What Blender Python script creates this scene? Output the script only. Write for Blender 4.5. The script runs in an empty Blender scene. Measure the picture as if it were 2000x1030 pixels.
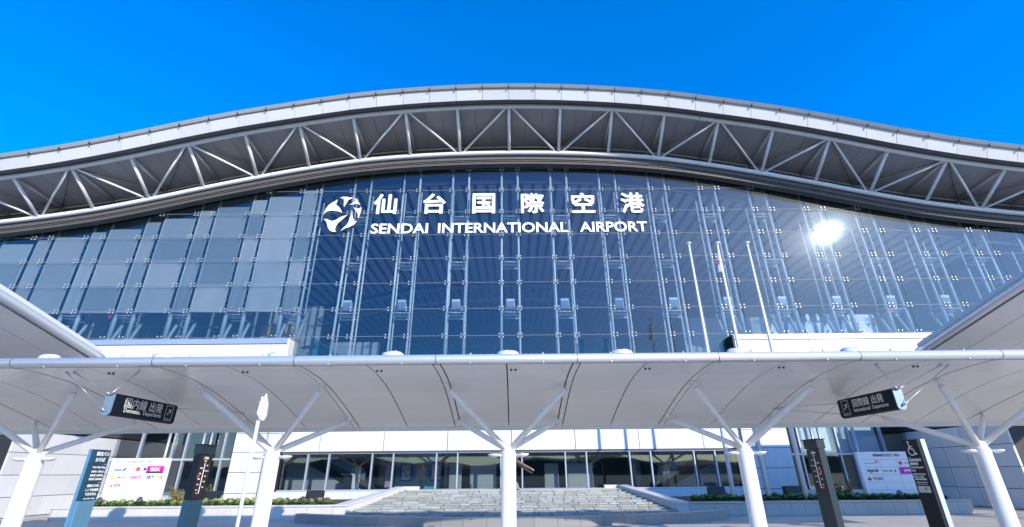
import bpy, bmesh, math, random
from mathutils import Vector, Matrix, Euler
random.seed(7)
R = math.radians
PI = math.pi
SC = bpy.context.scene
COL = SC.collection

# ------------------------------------------------------------------ camera
cam_d = bpy.data.cameras.new('camera')
cam_d.sensor_width = 36.0
cam_d.lens = 36.0 * 920.0 / 2000.0
cam_d.clip_start = 0.1
cam_d.clip_end = 3000
cam = bpy.data.objects.new('camera', cam_d)
COL.objects.link(cam)
cam.matrix_world = (Matrix.Translation((0.12, 0, 1.6)) @ Matrix.Rotation(R(90 + 24), 4, 'X')
                    @ Matrix.Rotation(R(-0.5), 4, 'Z'))
SC.camera = cam

# ------------------------------------------------------------------ sky and sun
SUN_EL, SUN_AZ = 22.5, 36.95          # behind the camera, to the right
W = bpy.data.worlds.new('World')
SC.world = W
W.use_nodes = True
wn = W.node_tree
bg = wn.nodes['Background']
sky = wn.nodes.new('ShaderNodeTexSky')
sky.sky_type = 'NISHITA'
sky.sun_disc = False
sky.sun_elevation = R(SUN_EL)
sky.sun_rotation = R(180 - SUN_AZ)
sky.altitude = 0
sky.air_density = 1.0
sky.dust_density = 0.1
sky.ozone_density = 2.5
tint = wn.nodes.new('ShaderNodeMixRGB')          # clear autumn blue over the whole sky
tint.blend_type = 'MULTIPLY'
tint.inputs[0].default_value = 1.0
tint.inputs[2].default_value = (0.82, 0.96, 1.38, 1)
gam = wn.nodes.new('ShaderNodeGamma')            # evens the brightness of the clear sky out
gam.inputs['Gamma'].default_value = 0.8
wn.links.new(sky.outputs[0], gam.inputs['Color'])
hs = wn.nodes.new('ShaderNodeHueSaturation')
hs.inputs['Saturation'].default_value = 1.68
wn.links.new(gam.outputs[0], hs.inputs['Color'])
wn.links.new(hs.outputs[0], tint.inputs[1])
wn.links.new(tint.outputs[0], bg.inputs['Color'])
bg.inputs['Strength'].default_value = 0.15

sd = bpy.data.lights.new('sun', 'SUN')
sd.energy = 2.4
sd.angle = R(0.5)
sd.color = (1.0, 0.93, 0.82)
sun = bpy.data.objects.new('sun', sd)
COL.objects.link(sun)
to_sun = Vector((math.sin(R(SUN_AZ)) * math.cos(R(SUN_EL)), -math.cos(R(SUN_AZ)) * math.cos(R(SUN_EL)), math.sin(R(SUN_EL))))
sun.rotation_euler = to_sun.to_track_quat('Z', 'Y').to_euler()
sun.location = to_sun * 80

vs = SC.view_settings
vs.view_transform = 'Standard'
vs.look = 'None'
vs.gamma = 1.0
vs.use_curve_mapping = False
vs.exposure = 1.2
SC.cycles.max_bounces = 10
SC.cycles.transparent_max_bounces = 24
SC.cycles.glossy_bounces = 4
SC.cycles.sample_clamp_indirect = 6.0
SC.cycles.caustics_reflective = False
SC.cycles.caustics_refractive = False
SC.cycles.use_denoising = True


# ------------------------------------------------------------------ materials
MATS = {}


def mat(name, color, rough=0.5, metal=0.0, var=0.0, vscale=3.0, bump=0.0, bscale=40.0, rnd=0.0, spec=0.5,
        stain=None, stain_amt=0.0, stain_scale=2.0, coat=0.0, streak=0.0):
    if name in MATS:
        return MATS[name]
    m = bpy.data.materials.new(name)
    m.use_nodes = True
    nt = m.node_tree
    b = nt.nodes['Principled BSDF']
    b.inputs['Base Color'].default_value = (*color, 1)
    b.inputs['Roughness'].default_value = rough
    b.inputs['Metallic'].default_value = metal
    b.inputs['Specular IOR Level'].default_value = spec
    b.inputs['Coat Weight'].default_value = coat
    L = nt.links.new
    out = None
    if var or bump or stain or streak:
        tc = nt.nodes.new('ShaderNodeNewGeometry')
        pos = tc.outputs['Position']
    if var:
        n = nt.nodes.new('ShaderNodeTexNoise')
        n.inputs['Scale'].default_value = vscale
        n.inputs['Detail'].default_value = 6
        n.inputs['Roughness'].default_value = 0.65
        L(pos, n.inputs['Vector'])
        mp = nt.nodes.new('ShaderNodeMapRange')
        mp.inputs[3].default_value = 1 - var
        mp.inputs[4].default_value = 1 + var
        mp.inputs[1].default_value = 0.3
        mp.inputs[2].default_value = 0.7
        L(n.outputs[0], mp.inputs[0])
        mx = nt.nodes.new('ShaderNodeVectorMath')
        mx.operation = 'SCALE'
        mx.inputs[0].default_value = color
        L(mp.outputs[0], mx.inputs['Scale'])
        out = mx.outputs[0]
    if streak:                 # rain streaks: noise drawn out downwards
        vm = nt.nodes.new('ShaderNodeVectorMath')
        vm.operation = 'MULTIPLY'
        vm.inputs[1].default_value = (5.5, 5.5, 0.22)
        L(pos, vm.inputs[0])
        n = nt.nodes.new('ShaderNodeTexNoise')
        n.inputs['Scale'].default_value = 1.0
        n.inputs['Detail'].default_value = 7
        n.inputs['Roughness'].default_value = 0.7
        L(vm.outputs[0], n.inputs['Vector'])
        mp = nt.nodes.new('ShaderNodeMapRange')
        mp.inputs[1].default_value = 0.42
        mp.inputs[2].default_value = 0.75
        mp.inputs[3].default_value = 1.0
        mp.inputs[4].default_value = 1 - streak
        L(n.outputs[0], mp.inputs[0])
        mx = nt.nodes.new('ShaderNodeVectorMath')
        mx.operation = 'SCALE'
        mx.inputs[0].default_value = color
        if out:
            L(out, mx.inputs[0])
        L(mp.outputs[0], mx.inputs['Scale'])
        out = mx.outputs[0]
    if rnd:
        oi = nt.nodes.new('ShaderNodeObjectInfo')
        mp = nt.nodes.new('ShaderNodeMapRange')
        mp.inputs[3].default_value = 1 - rnd
        mp.inputs[4].default_value = 1 + rnd
        L(oi.outputs['Random'], mp.inputs[0])
        mx = nt.nodes.new('ShaderNodeVectorMath')
        mx.operation = 'SCALE'
        mx.inputs[0].default_value = color
        if out:
            L(out, mx.inputs[0])
        L(mp.outputs[0], mx.inputs['Scale'])
        out = mx.outputs[0]
    if stain:
        n = nt.nodes.new('ShaderNodeTexNoise')
        n.inputs['Scale'].default_value = stain_scale
        n.inputs['Detail'].default_value = 8
        n.inputs['Roughness'].default_value = 0.7
        L(pos, n.inputs['Vector'])
        mp = nt.nodes.new('ShaderNodeMapRange')
        mp.inputs[1].default_value = 0.5 + (0.22 - stain_amt * 0.25)
        mp.inputs[2].default_value = 0.62 + (0.22 - stain_amt * 0.25)
        L(n.outputs[0], mp.inputs[0])
        mx = nt.nodes.new('ShaderNodeMixRGB')
        mx.inputs[1].default_value = (*color, 1)
        mx.inputs[2].default_value = (*stain, 1)
        L(mp.outputs[0], mx.inputs[0])
        if out:
            L(out, mx.inputs[1])
        out = mx.outputs[0]
    if out:
        L(out, b.inputs['Base Color'])
    if bump:
        n = nt.nodes.new('ShaderNodeTexNoise')
        n.inputs['Scale'].default_value = bscale
        n.inputs['Detail'].default_value = 5
        L(pos, n.inputs['Vector'])
        bp = nt.nodes.new('ShaderNodeBump')
        bp.inputs['Strength'].default_value = bump
        bp.inputs['Distance'].default_value = 0.02
        L(n.outputs[0], bp.inputs['Height'])
        L(bp.outputs[0], b.inputs['Normal'])
    MATS[name] = m
    return m


def glass_mat(name, tint, ior=1.6, haze=0.0, haze_rough=0.2, coat=(1, 1, 1)):
    """architectural glass: tinted straight-through view plus mirror reflection, a little dust scatter"""
    m = bpy.data.materials.new(name)
    m.use_nodes = True
    nt = m.node_tree
    nt.nodes.clear()
    L = nt.links.new
    o = nt.nodes.new('ShaderNodeOutputMaterial')
    t = nt.nodes.new('ShaderNodeBsdfTransparent')
    t.inputs[0].default_value = (*tint, 1)
    g = nt.nodes.new('ShaderNodeBsdfGlossy')
    g.inputs['Roughness'].default_value = 0.02
    g.inputs['Color'].default_value = (*coat, 1)
    f = nt.nodes.new('ShaderNodeFresnel')
    gm = nt.nodes.new('ShaderNodeNewGeometry')      # same reflectance entering and leaving the sheet
    mr = nt.nodes.new('ShaderNodeMapRange')
    mr.inputs[3].default_value = ior
    mr.inputs[4].default_value = 1.0 / ior
    L(gm.outputs['Backfacing'], mr.inputs[0])
    L(mr.outputs[0], f.inputs['IOR'])
    mx = nt.nodes.new('ShaderNodeMixShader')
    L(f.outputs[0], mx.inputs[0])
    L(t.outputs[0], mx.inputs[1])
    L(g.outputs[0], mx.inputs[2])
    last = mx
    if haze:  # rough gloss layers imitate the glow and veil around the mirrored sun
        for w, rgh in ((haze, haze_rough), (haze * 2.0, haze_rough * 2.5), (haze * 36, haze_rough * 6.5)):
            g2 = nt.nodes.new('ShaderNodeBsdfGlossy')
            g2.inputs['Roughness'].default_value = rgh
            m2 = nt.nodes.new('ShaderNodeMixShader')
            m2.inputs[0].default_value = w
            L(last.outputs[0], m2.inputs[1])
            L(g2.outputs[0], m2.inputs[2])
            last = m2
    L(last.outputs[0], o.inputs[0])
    MATS[name] = m
    return m


M_white_panel = mat('white_panel', (0.72, 0.72, 0.715), 0.45, var=0.03, vscale=0.8, rnd=0.03, streak=0.16)
M_fascia = mat('fascia_panel', (0.63, 0.63, 0.63), 0.35, var=0.03, vscale=0.7, rnd=0.05, streak=0.05)
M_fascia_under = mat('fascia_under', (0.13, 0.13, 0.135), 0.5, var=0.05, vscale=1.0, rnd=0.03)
M_lip = mat('roof_lip', (0.52, 0.52, 0.51), 0.4, var=0.05)
M_soffit = mat('soffit_panel', (0.40, 0.385, 0.38), 0.55, var=0.08, vscale=0.6, rnd=0.05, stain=(0.24, 0.22, 0.20), stain_amt=0.3, stain_scale=0.7)
M_chord = mat('white_steel', (0.85, 0.85, 0.84), 0.35, var=0.04, vscale=1.5, stain=(0.20, 0.09, 0.04), stain_amt=0.25, stain_scale=1.6)
M_strut = mat('rusted_steel', (0.60, 0.59, 0.56), 0.5, var=0.06, vscale=1.5, stain=(0.13, 0.06, 0.03), stain_amt=0.5, stain_scale=3.0)
M_brace = mat('rusty_brace', (0.30, 0.27, 0.24), 0.7, var=0.1, stain=(0.07, 0.035, 0.02), stain_amt=0.9, stain_scale=5.0)
M_rustpipe = mat('rust_pipe', (0.30, 0.19, 0.13), 0.6, var=0.2, vscale=6)
M_header = mat('header_panel', (0.11, 0.11, 0.112), 0.5, var=0.05, rnd=0.03)
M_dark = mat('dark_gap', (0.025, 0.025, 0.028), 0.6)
M_upstand = mat('brown_upstand', (0.16, 0.14, 0.12), 0.7)
M_roof = mat('roof_sheet', (0.5, 0.5, 0.5), 0.45, var=0.04)
M_mull = mat('tube_paint', (0.86, 0.81, 0.76), 0.35, var=0.03)
M_strut_in = mat('strut_paint', (0.46, 0.47, 0.48), 0.45, var=0.05)
M_steel = mat('stainless', (0.50, 0.51, 0.52), 0.38, metal=0.7)
M_cast = mat('cast_fitting', (0.34, 0.35, 0.36), 0.5, metal=0.3)
M_joint = mat('silicone', (0.30, 0.33, 0.36), 0.6)
M_blind = mat('blind_fabric', (0.54, 0.49, 0.44), 0.9, var=0.05, vscale=0.9, rnd=0.12)
M_slat = mat('ceiling_slat', (0.68, 0.71, 0.74), 0.6, rnd=0.03)
M_ceil_back = mat('ceiling_void', (0.03, 0.035, 0.04), 0.9)
M_beam = mat('interior_beam', (0.50, 0.52, 0.54), 0.5)
M_floor_in = mat('interior_floor', (0.38, 0.37, 0.35), 0.35)
M_wall_in = mat('interior_wall', (0.42, 0.42, 0.42), 0.7)
M_dark_in = mat('interior_dark', (0.07, 0.07, 0.075), 0.6)
M_canopy = mat('canopy_soffit', (0.86, 0.845, 0.81), 0.24, var=0.035, vscale=0.5, rnd=0.03, spec=0.5, stain=(0.62, 0.60, 0.56), stain_amt=0.35, stain_scale=0.9)
M_canopy_top = mat('canopy_top', (0.66, 0.67, 0.67), 0.4)
M_canopy_gap = mat('canopy_joint', (0.05, 0.045, 0.04), 0.8)
M_white_paint = mat('white_paint', (0.82, 0.82, 0.82), 0.28, var=0.02, vscale=1.2, coat=0.2, streak=0.14)
M_tube = mat('satin_tube', (0.80, 0.81, 0.82), 0.36, metal=0.6)
M_tile_wall = mat('wall_tile', (0.64, 0.64, 0.635), 0.35, var=0.03, vscale=0.6, rnd=0.05, streak=0.05)
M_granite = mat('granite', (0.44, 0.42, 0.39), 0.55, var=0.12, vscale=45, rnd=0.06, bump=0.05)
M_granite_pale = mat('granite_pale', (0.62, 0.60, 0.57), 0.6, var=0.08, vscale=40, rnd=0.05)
M_granite_dark = mat('granite_dark', (0.27, 0.265, 0.26), 0.4, var=0.16, vscale=30, rnd=0.07)
M_step = mat('split_stone', (0.34, 0.345, 0.305), 0.75, var=0.22, vscale=9, rnd=0.2, bump=0.6, bscale=25,
             stain=(0.12, 0.14, 0.12), stain_amt=0.6, stain_scale=5)
M_navy = mat('navy_panel', (0.006, 0.012, 0.02), 0.45, var=0.05, spec=0.2)
M_navy_mid = mat('navy_enamel', (0.012, 0.055, 0.10), 0.3, var=0.08, vscale=1.5)
M_teal_side = mat('teal_enamel', (0.10, 0.24, 0.36), 0.35, var=0.05)
M_teal_dark = mat('teal_gray', (0.016, 0.032, 0.042), 0.5, var=0.05, spec=0.25)
M_alu = mat('aluminium_rail', (0.50, 0.55, 0.60), 0.3, metal=0.3)
M_mapface = mat('map_face', (0.022, 0.018, 0.018), 0.5, spec=0.2)
M_print = mat('white_print', (0.85, 0.85, 0.85), 0.6)
M_sign_print = mat('sign_print', (0.62, 0.62, 0.62), 0.6)
M_print_gray = mat('gray_print', (0.45, 0.45, 0.46), 0.6)
M_red = mat('red_print', (0.75, 0.03, 0.03), 0.5)
M_magenta = mat('magenta_print', (0.78, 0.01, 0.38), 0.5)
M_purple = mat('purple_print', (0.55, 0.02, 0.42), 0.5)
M_blue = mat('blue_print', (0.02, 0.07, 0.45), 0.5)
M_skyblue = mat('pale_blue_print', (0.45, 0.75, 0.85), 0.5)
M_yellow = mat('yellow_print', (0.85, 0.62, 0.03), 0.5)
M_orange = mat('orange_print', (0.80, 0.28, 0.05), 0.5)
M_green = mat('green_print', (0.03, 0.32, 0.12), 0.5)
M_black = mat('black_plastic', (0.02, 0.02, 0.022), 0.45)
M_darkgray_print = mat('dark_print', (0.10, 0.10, 0.11), 0.6)
M_board = mat('board_white', (0.80, 0.80, 0.82), 0.4)
M_letter = mat('letter_white', (0.90, 0.90, 0.90), 0.35)
M_foil = mat('clear_wrap', (0.62, 0.65, 0.70), 0.22, bump=0.9, bscale=9, var=0.05)
M_wood = mat('oak_veneer', (0.55, 0.36, 0.20), 0.5, var=0.1, vscale=5)
M_teal_wall = mat('teal_wall', (0.12, 0.42, 0.46), 0.6)
M_soil = mat('soil', (0.10, 0.06, 0.035), 0.95, var=0.3, vscale=12, bump=0.6, bscale=18)
M_leaf = mat('cabbage_leaf', (0.15, 0.25, 0.06), 0.55, rnd=0.25, var=0.25, vscale=18)
M_leaf_pale = mat('cabbage_heart', (0.30, 0.34, 0.14), 0.6, rnd=0.25)
M_leaf_purple = mat('cabbage_purple', (0.20, 0.07, 0.17), 0.6, rnd=0.2)
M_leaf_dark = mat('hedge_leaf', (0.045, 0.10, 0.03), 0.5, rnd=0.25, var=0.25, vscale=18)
M_autumn = mat('autumn_leaf', (0.30, 0.15, 0.03), 0.6, rnd=0.2, var=0.5, vscale=9)
M_twig = mat('twig', (0.10, 0.06, 0.04), 0.8)
M_bronze = mat('bronze', (0.30, 0.19, 0.12), 0.35, metal=0.6, var=0.1, vscale=6)
M_flag = mat('flag_cloth', (0.80, 0.80, 0.80), 0.8)
M_cut_white = mat('cutout_white', (0.85, 0.85, 0.86), 0.6)
M_cut_blue = mat('cutout_blue', (0.22, 0.36, 0.60), 0.6)
M_balus = glass_mat('balustrade_glass', (0.45, 0.72, 0.72), 1.5)
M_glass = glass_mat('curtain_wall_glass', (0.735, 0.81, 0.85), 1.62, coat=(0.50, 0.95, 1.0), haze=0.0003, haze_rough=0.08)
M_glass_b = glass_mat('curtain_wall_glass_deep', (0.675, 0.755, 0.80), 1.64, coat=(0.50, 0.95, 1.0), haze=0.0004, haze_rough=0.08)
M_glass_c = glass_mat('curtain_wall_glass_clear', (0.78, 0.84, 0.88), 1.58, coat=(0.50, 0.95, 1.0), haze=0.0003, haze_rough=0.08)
M_lowglass = glass_mat('entrance_glass', (0.80, 0.86, 0.89), 1.75)


def paving_mat():
    m = bpy.data.materials.new('paving')
    m.use_nodes = True
    nt = m.node_tree
    b = nt.nodes['Principled BSDF']
    L = nt.links.new
    g = nt.nodes.new('ShaderNodeNewGeometry')
    br = nt.nodes.new('ShaderNodeTexBrick')
    br.inputs['Scale'].default_value = 1.0
    br.inputs['Brick Width'].default_value = 0.6
    br.inputs['Row Height'].default_value = 0.3
    br.inputs['Mortar Size'].default_value = 0.006
    br.inputs['Color1'].default_value = (0.52, 0.475, 0.42, 1)
    br.inputs['Color2'].default_value = (0.46, 0.425, 0.375, 1)
    br.inputs['Mortar'].default_value = (0.18, 0.165, 0.15, 1)
    L(g.outputs['Position'], br.inputs['Vector'])
    n = nt.nodes.new('ShaderNodeTexNoise')
    n.inputs['Scale'].default_value = 0.6
    n.inputs['Detail'].default_value = 8
    L(g.outputs['Position'], n.inputs['Vector'])
    mp = nt.nodes.new('ShaderNodeMapRange')
    mp.inputs[3].default_value = 0.7
    mp.inputs[4].default_value = 1.3
    L(n.outputs[0], mp.inputs[0])
    v = nt.nodes.new('ShaderNodeVectorMath')
    v.operation = 'SCALE'
    L(br.outputs['Color'], v.inputs[0])
    L(mp.outputs[0], v.inputs['Scale'])
    L(v.outputs[0], b.inputs['Base Color'])
    b.inputs['Roughness'].default_value = 0.7
    return m


M_paving = paving_mat()
M_asphalt = mat('asphalt', (0.06, 0.06, 0.062), 0.85, var=0.2, vscale=3, bump=0.3, bscale=60)
M_grass_far = mat('far_field', (0.10, 0.11, 0.06), 0.9, var=0.2, vscale=0.05)


# ------------------------------------------------------------------ mesh helpers
class MB:
    def __init__(s):
        s.v, s.f, s.sm, s.mi = [], [], [], []
        s.m = 0

    def quad(s, pts, smooth=False):
        i = len(s.v)
        s.v += [tuple(p) for p in pts]
        s.f.append(tuple(range(i, i + len(pts))))
        s.sm.append(smooth)
        s.mi.append(s.m)

    def hexa(s, p):
        """eight corners: bottom 0-3 counter-clockwise, top 4-7"""
        i = len(s.v)
        s.v += [tuple(q) for q in p]
        for f in ((3, 2, 1, 0), (4, 5, 6, 7), (0, 1, 5, 4), (1, 2, 6, 5), (2, 3, 7, 6), (3, 0, 4, 7)):
            s.f.append(tuple(i + k for k in f))
            s.sm.append(False)
            s.mi.append(s.m)

    def box(s, x0, x1, y0, y1, z0, z1):
        s.hexa([(x0, y0, z0), (x1, y0, z0), (x1, y1, z0), (x0, y1, z0), (x0, y0, z1), (x1, y0, z1), (x1, y1, z1), (x0, y1, z1)])

    def tube(s, pts, r, n=10, caps=True):
        pts = [Vector(p) for p in pts]
        rs = r if isinstance(r, (list, tuple)) else [r] * len(pts)
        base = len(s.v)
        up = None
        for k, p in enumerate(pts):
            d = (pts[min(k + 1, len(pts) - 1)] - pts[max(k - 1, 0)]).normalized()
            a = Vector((0, 0, 1)) if abs(d.z) < 0.95 else Vector((0, 1, 0))
            if up is not None:
                a = up
            x = d.cross(a).normalized()
            y = x.cross(d).normalized()
            up = y
            for j in range(n):
                t = 2 * PI * j / n
                s.v.append(tuple(p + x * (rs[k] * math.cos(t)) + y * (rs[k] * math.sin(t))))
        for k in range(len(pts) - 1):
            for j in range(n):
                a0 = base + k * n + j
                a1 = base + k * n + (j + 1) % n
                s.f.append((a0, a0 + n, a1 + n, a1))
                s.sm.append(True)
                s.mi.append(s.m)
        if caps:
            s.f.append(tuple(base + j for j in range(n)))
            s.f.append(tuple(base + (len(pts) - 1) * n + j for j in reversed(range(n))))
            s.sm += [False, False]
            s.mi += [s.m, s.m]

    def prism(s, poly, d0, d1, axis='y'):
        """poly of (a, b): axis y -> (a, d, b); axis x -> (d, a, b); axis z -> (a, b, d)"""
        def P(a, b, d):
            return (a, d, b) if axis == 'y' else (d, a, b) if axis == 'x' else (a, b, d)
        n = len(poly)
        i = len(s.v)
        s.v += [P(a, b, d0) for a, b in poly] + [P(a, b, d1) for a, b in poly]
        s.f.append(tuple(range(i, i + n)))
        s.f.append(tuple(i + n + k for k in reversed(range(n))))
        for k in range(n):
            s.f.append((i + k, i + n + k, i + n + (k + 1) % n, i + (k + 1) % n))
        s.sm += [False] * (n + 2)
        s.mi += [s.m] * (n + 2)

    def lathe(s, prof, n=14, c=(0, 0, 0)):
        base = len(s.v)
        for r, z in prof:
            for j in range(n):
                t = 2 * PI * j / n
                s.v.append((c[0] + r * math.cos(t), c[1] + r * math.sin(t), c[2] + z))
        for k in range(len(prof) - 1):
            for j in range(n):
                a, b_ = base + k * n + j, base + k * n + (j + 1) % n
                s.f.append((a, b_, b_ + n, a + n))
                s.sm.append(True)
                s.mi.append(s.m)
        s.f.append(tuple(base + j for j in reversed(range(n))))
        s.f.append(tuple(base + (len(prof) - 1) * n + j for j in range(n)))
        s.sm += [False, False]
        s.mi += [s.m, s.m]

    def mesh(s, name, *mats):
        me = bpy.data.meshes.new(name)
        me.from_pydata(s.v, [], s.f)
        me.polygons.foreach_set('use_smooth', s.sm)
        me.polygons.foreach_set('material_index', s.mi)
        for m in mats:
            me.materials.append(m)
        me.update()
        bm = bmesh.new()
        bm.from_mesh(me)
        bmesh.ops.recalc_face_normals(bm, faces=bm.faces)
        bm.to_mesh(me)
        bm.free()
        return me


def place(name, me, parent=None, loc=(0, 0, 0), rot=(0, 0, 0), scale=(1, 1, 1)):
    o = bpy.data.objects.new(name, me)
    COL.objects.link(o)
    o.location = loc
    o.rotation_euler = rot
    o.scale = scale
    if parent is not None:
        o.parent = parent
        L = Vector((0, 0, 0))
        p = parent
        while p is not None:                       # parents built here are only ever translated
            L += Vector(p.location) if p.matrix_parent_inverse == Matrix.Identity(4) else Vector((0, 0, 0))
            p = p.parent
        if parent.get('anchored'):
            o.matrix_parent_inverse = Matrix.Translation(-Vector(parent.location))
    return o


def thing(name, label, cat, loc=(0, 0, 0), group=None, anchored=True):
    o = bpy.data.objects.new(name, None)
    o.empty_display_size = 0.3
    COL.objects.link(o)
    o.location = loc
    o['label'] = label
    o['category'] = cat
    if group:
        o['group'] = group
    if anchored:
        o['anchored'] = 1
    return o


def tag(o, label, cat, group=None):
    o['label'] = label
    o['category'] = cat
    if group:
        o['group'] = group
    return o


def kind(o, k):
    o['kind'] = k
    return o


def copy_tree(o, parent=None):
    c = o.copy()
    COL.objects.link(c)
    if parent is not None:
        c.parent = parent
    for ch in list(o.children):
        copy_tree(ch, c)
    return c


# text ------------------------------------------------------------
_txt = {}


def text_mesh(s, bold=0.0, extrude=0.01, m=None, shear=0.0):
    key = (s, bold, extrude, m.name if m else '', shear)
    if key in _txt:
        return _txt[key]
    c = bpy.data.curves.new('lettering', 'FONT')
    c.body = s
    c.size = 1
    c.extrude = extrude
    cjk = any(ord(q) > 0x2fff for q in s)
    c.offset = 0.0 if cjk else bold
    c.shear = shear
    c.resolution_u = 3
    o = bpy.data.objects.new('lettering', c)
    COL.objects.link(o)
    dg = bpy.context.evaluated_depsgraph_get()
    me = bpy.data.meshes.new_from_object(o.evaluated_get(dg))
    bpy.data.objects.remove(o)
    if cjk and bold:           # thicken the strokes: shifted copies, each a hair in front of the last
        vs_, fs_ = [], []
        for k, (dx, dy) in enumerate(((0, 0), (1, 0), (-1, 0), (0, 1), (0, -1), (0.7, 0.7), (-0.7, 0.7), (0.7, -0.7), (-0.7, -0.7))):
            n0 = len(vs_)
            vs_ += [(v.co.x + dx * bold, v.co.y + dy * bold, v.co.z + k * extrude * 0.06) for v in me.vertices]
            fs_ += [tuple(q + n0 for q in p.vertices) for p in me.polygons]
        me = bpy.data.meshes.new('lettering')
        me.from_pydata(vs_, [], fs_)
        me.update()
    xs = [v.co.x for v in me.vertices]
    ys = [v.co.y for v in me.vertices]
    cx, cy = (min(xs) + max(xs)) / 2, (min(ys) + max(ys)) / 2
    for v in me.vertices:
        v.co.x -= cx
        v.co.y -= cy
    me.materials.clear()
    if m:
        me.materials.append(m)
    _txt[key] = (me, max(xs) - min(xs), max(ys) - min(ys))
    return _txt[key]


FACE = {'front': (R(90), 0, 0), '+x': (R(90), 0, R(90)), '-x': (R(90), 0, R(-90))}


def put_text(parent, s, loc, w=None, h=None, m=M_print, face='front', bold=0.0, name='lettering', shear=0.0, thick=0.004):
    me, tw, th = text_mesh(s, bold, 0.01, m, shear)
    if w and h:
        sx, sy = w / tw, h / th
    elif w:
        sx = sy = w / tw
    else:
        sx = sy = h / th
    return place(name, me, parent, loc, FACE[face], (sx, sy, thick / 0.02))


def islands(me):
    """split a mesh into its loose pieces, as (verts, faces)"""
    n = len(me.vertices)
    par = list(range(n))

    def find(a):
        while par[a] != a:
            par[a] = par[par[a]]
            a = par[a]
        return a
    for e in me.edges:
        a, b = find(e.vertices[0]), find(e.vertices[1])
        if a != b:
            par[a] = b
    g = {}
    for i in range(n):
        g.setdefault(find(i), []).append(i)
    out = []
    for root, vs_ in g.items():
        idx = {v: k for k, v in enumerate(vs_)}
        fs = [tuple(idx[v] for v in p.vertices) for p in me.polygons if p.vertices[0] in idx]
        out.append(([tuple(me.vertices[v].co) for v in vs_], fs))
    return out


# ------------------------------------------------------------------ arch of the roof
AX = [0, 3.5, 7, 10.5, 14, 17.5, 21, 24.5, 28, 31.5, 35, 38.5, 42, 46]
BCZ = [22.42, 22.36, 22.18, 21.84, 21.25, 20.51, 19.69, 18.81, 18.03, 17.46, 17.02, 16.72, 16.5, 16.4]
TCZ = [24.42, 24.33, 24.08, 23.66, 23.02, 22.32, 21.46, 20.52, 19.70, 19.06, 18.58, 18.25, 18.0, 17.9]


def interp(tab, x):
    x = min(abs(x), AX[-1] - 1e-6)
    k = max(i for i in range(len(AX) - 1) if AX[i] <= x)
    h = AX[k + 1] - AX[k]
    t = (x - AX[k]) / h

    def sl(i):
        if i == 0:
            return 0.0
        if i == len(AX) - 1:
            return (tab[i] - tab[i - 1]) / (AX[i] - AX[i - 1])
        return (tab[i + 1] - tab[i - 1]) / (AX[i + 1] - AX[i - 1])
    m0, m1 = sl(k) * h, sl(k + 1) * h
    p0, p1 = tab[k], tab[k + 1]
    return ((2 * t**3 - 3 * t**2 + 1) * p0 + (t**3 - 2 * t**2 + t) * m0 + (-2 * t**3 + 3 * t**2) * p1 + (t**3 - t**2) * m1)


def bc(x):
    return interp(BCZ, x)


def tc(x):
    return interp(TCZ, x)


MOD = 3.5
NX = 11                      # modules each side of the middle
XS = [MOD * i for i in range(-NX, NX + 1)]
GY = 28.2                    # glass plane
Y_TC, Y_BC, Y_RC = 24.9, 27.4, 28.75
SUBX = [MOD * 0.5 * i for i in range(-2 * NX, 2 * NX + 1)]

# ------------------------------------------------------------------ ground
b = MB()
b.quad([(-600, -600, -0.02), (600, -600, -0.02), (600, 600, -0.02), (-600, 600, -0.02)])
kind(place('ground', b.mesh('ground', M_grass_far)), 'structure')
b = MB()
b.quad([(-60, -6.0, 0), (60, -6.0, 0), (60, 62, 0), (-60, 62, 0)])
kind(place('pavement', b.mesh('pavement', M_paving)), 'structure')
b = MB()
b.quad([(-120, -26, -0.012), (120, -26, -0.012), (120, -6.0, -0.012), (-120, -6.0, -0.012)])
kind(place('road', b.mesh('road', M_asphalt)), 'structure')
b = MB()
b.box(-60, 60, -6.15, -6.0, -0.012, 0.10)
kind(place('kerb', b.mesh('kerb', M_granite)), 'structure')
b = MB()                      # low wooded ridge behind the viewer: what the glass mirrors at the horizon
N = 120
prev = None
for i in range(N + 1):
    x = -500 + 1000 * i / N
    h = 7.5 + 2.2 * math.sin(i * 0.31) + 1.5 * math.sin(i * 0.83 + 1) + random.uniform(-0.6, 0.6)
    cur = ((x, -260, -0.5), (x, -275, h), (x, -330, h + 3))
    if prev:
        b.quad([prev[0], cur[0], cur[1], prev[1]])
        b.quad([prev[1], cur[1], cur[2], prev[2]])
    prev = cur
kind(place('hills', b.mesh('hills', mat('wooded_hill', (0.022, 0.028, 0.018), 0.95, var=0.5, vscale=0.4))), 'structure')

# ------------------------------------------------------------------ terminal building
T = thing('airport_terminal', 'glass fronted airport terminal with a white trussed wave roof', 'terminal building', (0, 28, 0))

# roof shell
b = MB()
prof = lambda x: [(23.66, tc(x) + 0.765), (24.1, tc(x) + 0.79), (29, tc(x) + 1.2), (60, tc(x) + 1.6), (92, tc(x) + 1.0)]
for i in range(len(SUBX) - 1):
    a, c = prof(SUBX[i]), prof(SUBX[i + 1])
    for k in range(len(a) - 1):
        b.quad([(SUBX[i], *a[k]), (SUBX[i + 1], *c[k]), (SUBX[i + 1], *c[k + 1]), (SUBX[i], *a[k + 1])], True)
        lo = 0.25
        if k > 0:
            b.quad([(SUBX[i], a[k][0], a[k][1] - lo), (SUBX[i + 1], c[k][0], c[k][1] - lo), (SUBX[i + 1], c[k + 1][0], c[k + 1][1] - lo), (SUBX[i], a[k + 1][0], a[k + 1][1] - lo)], True)
roof = place('roof', b.mesh('roof', M_roof), T)

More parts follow.
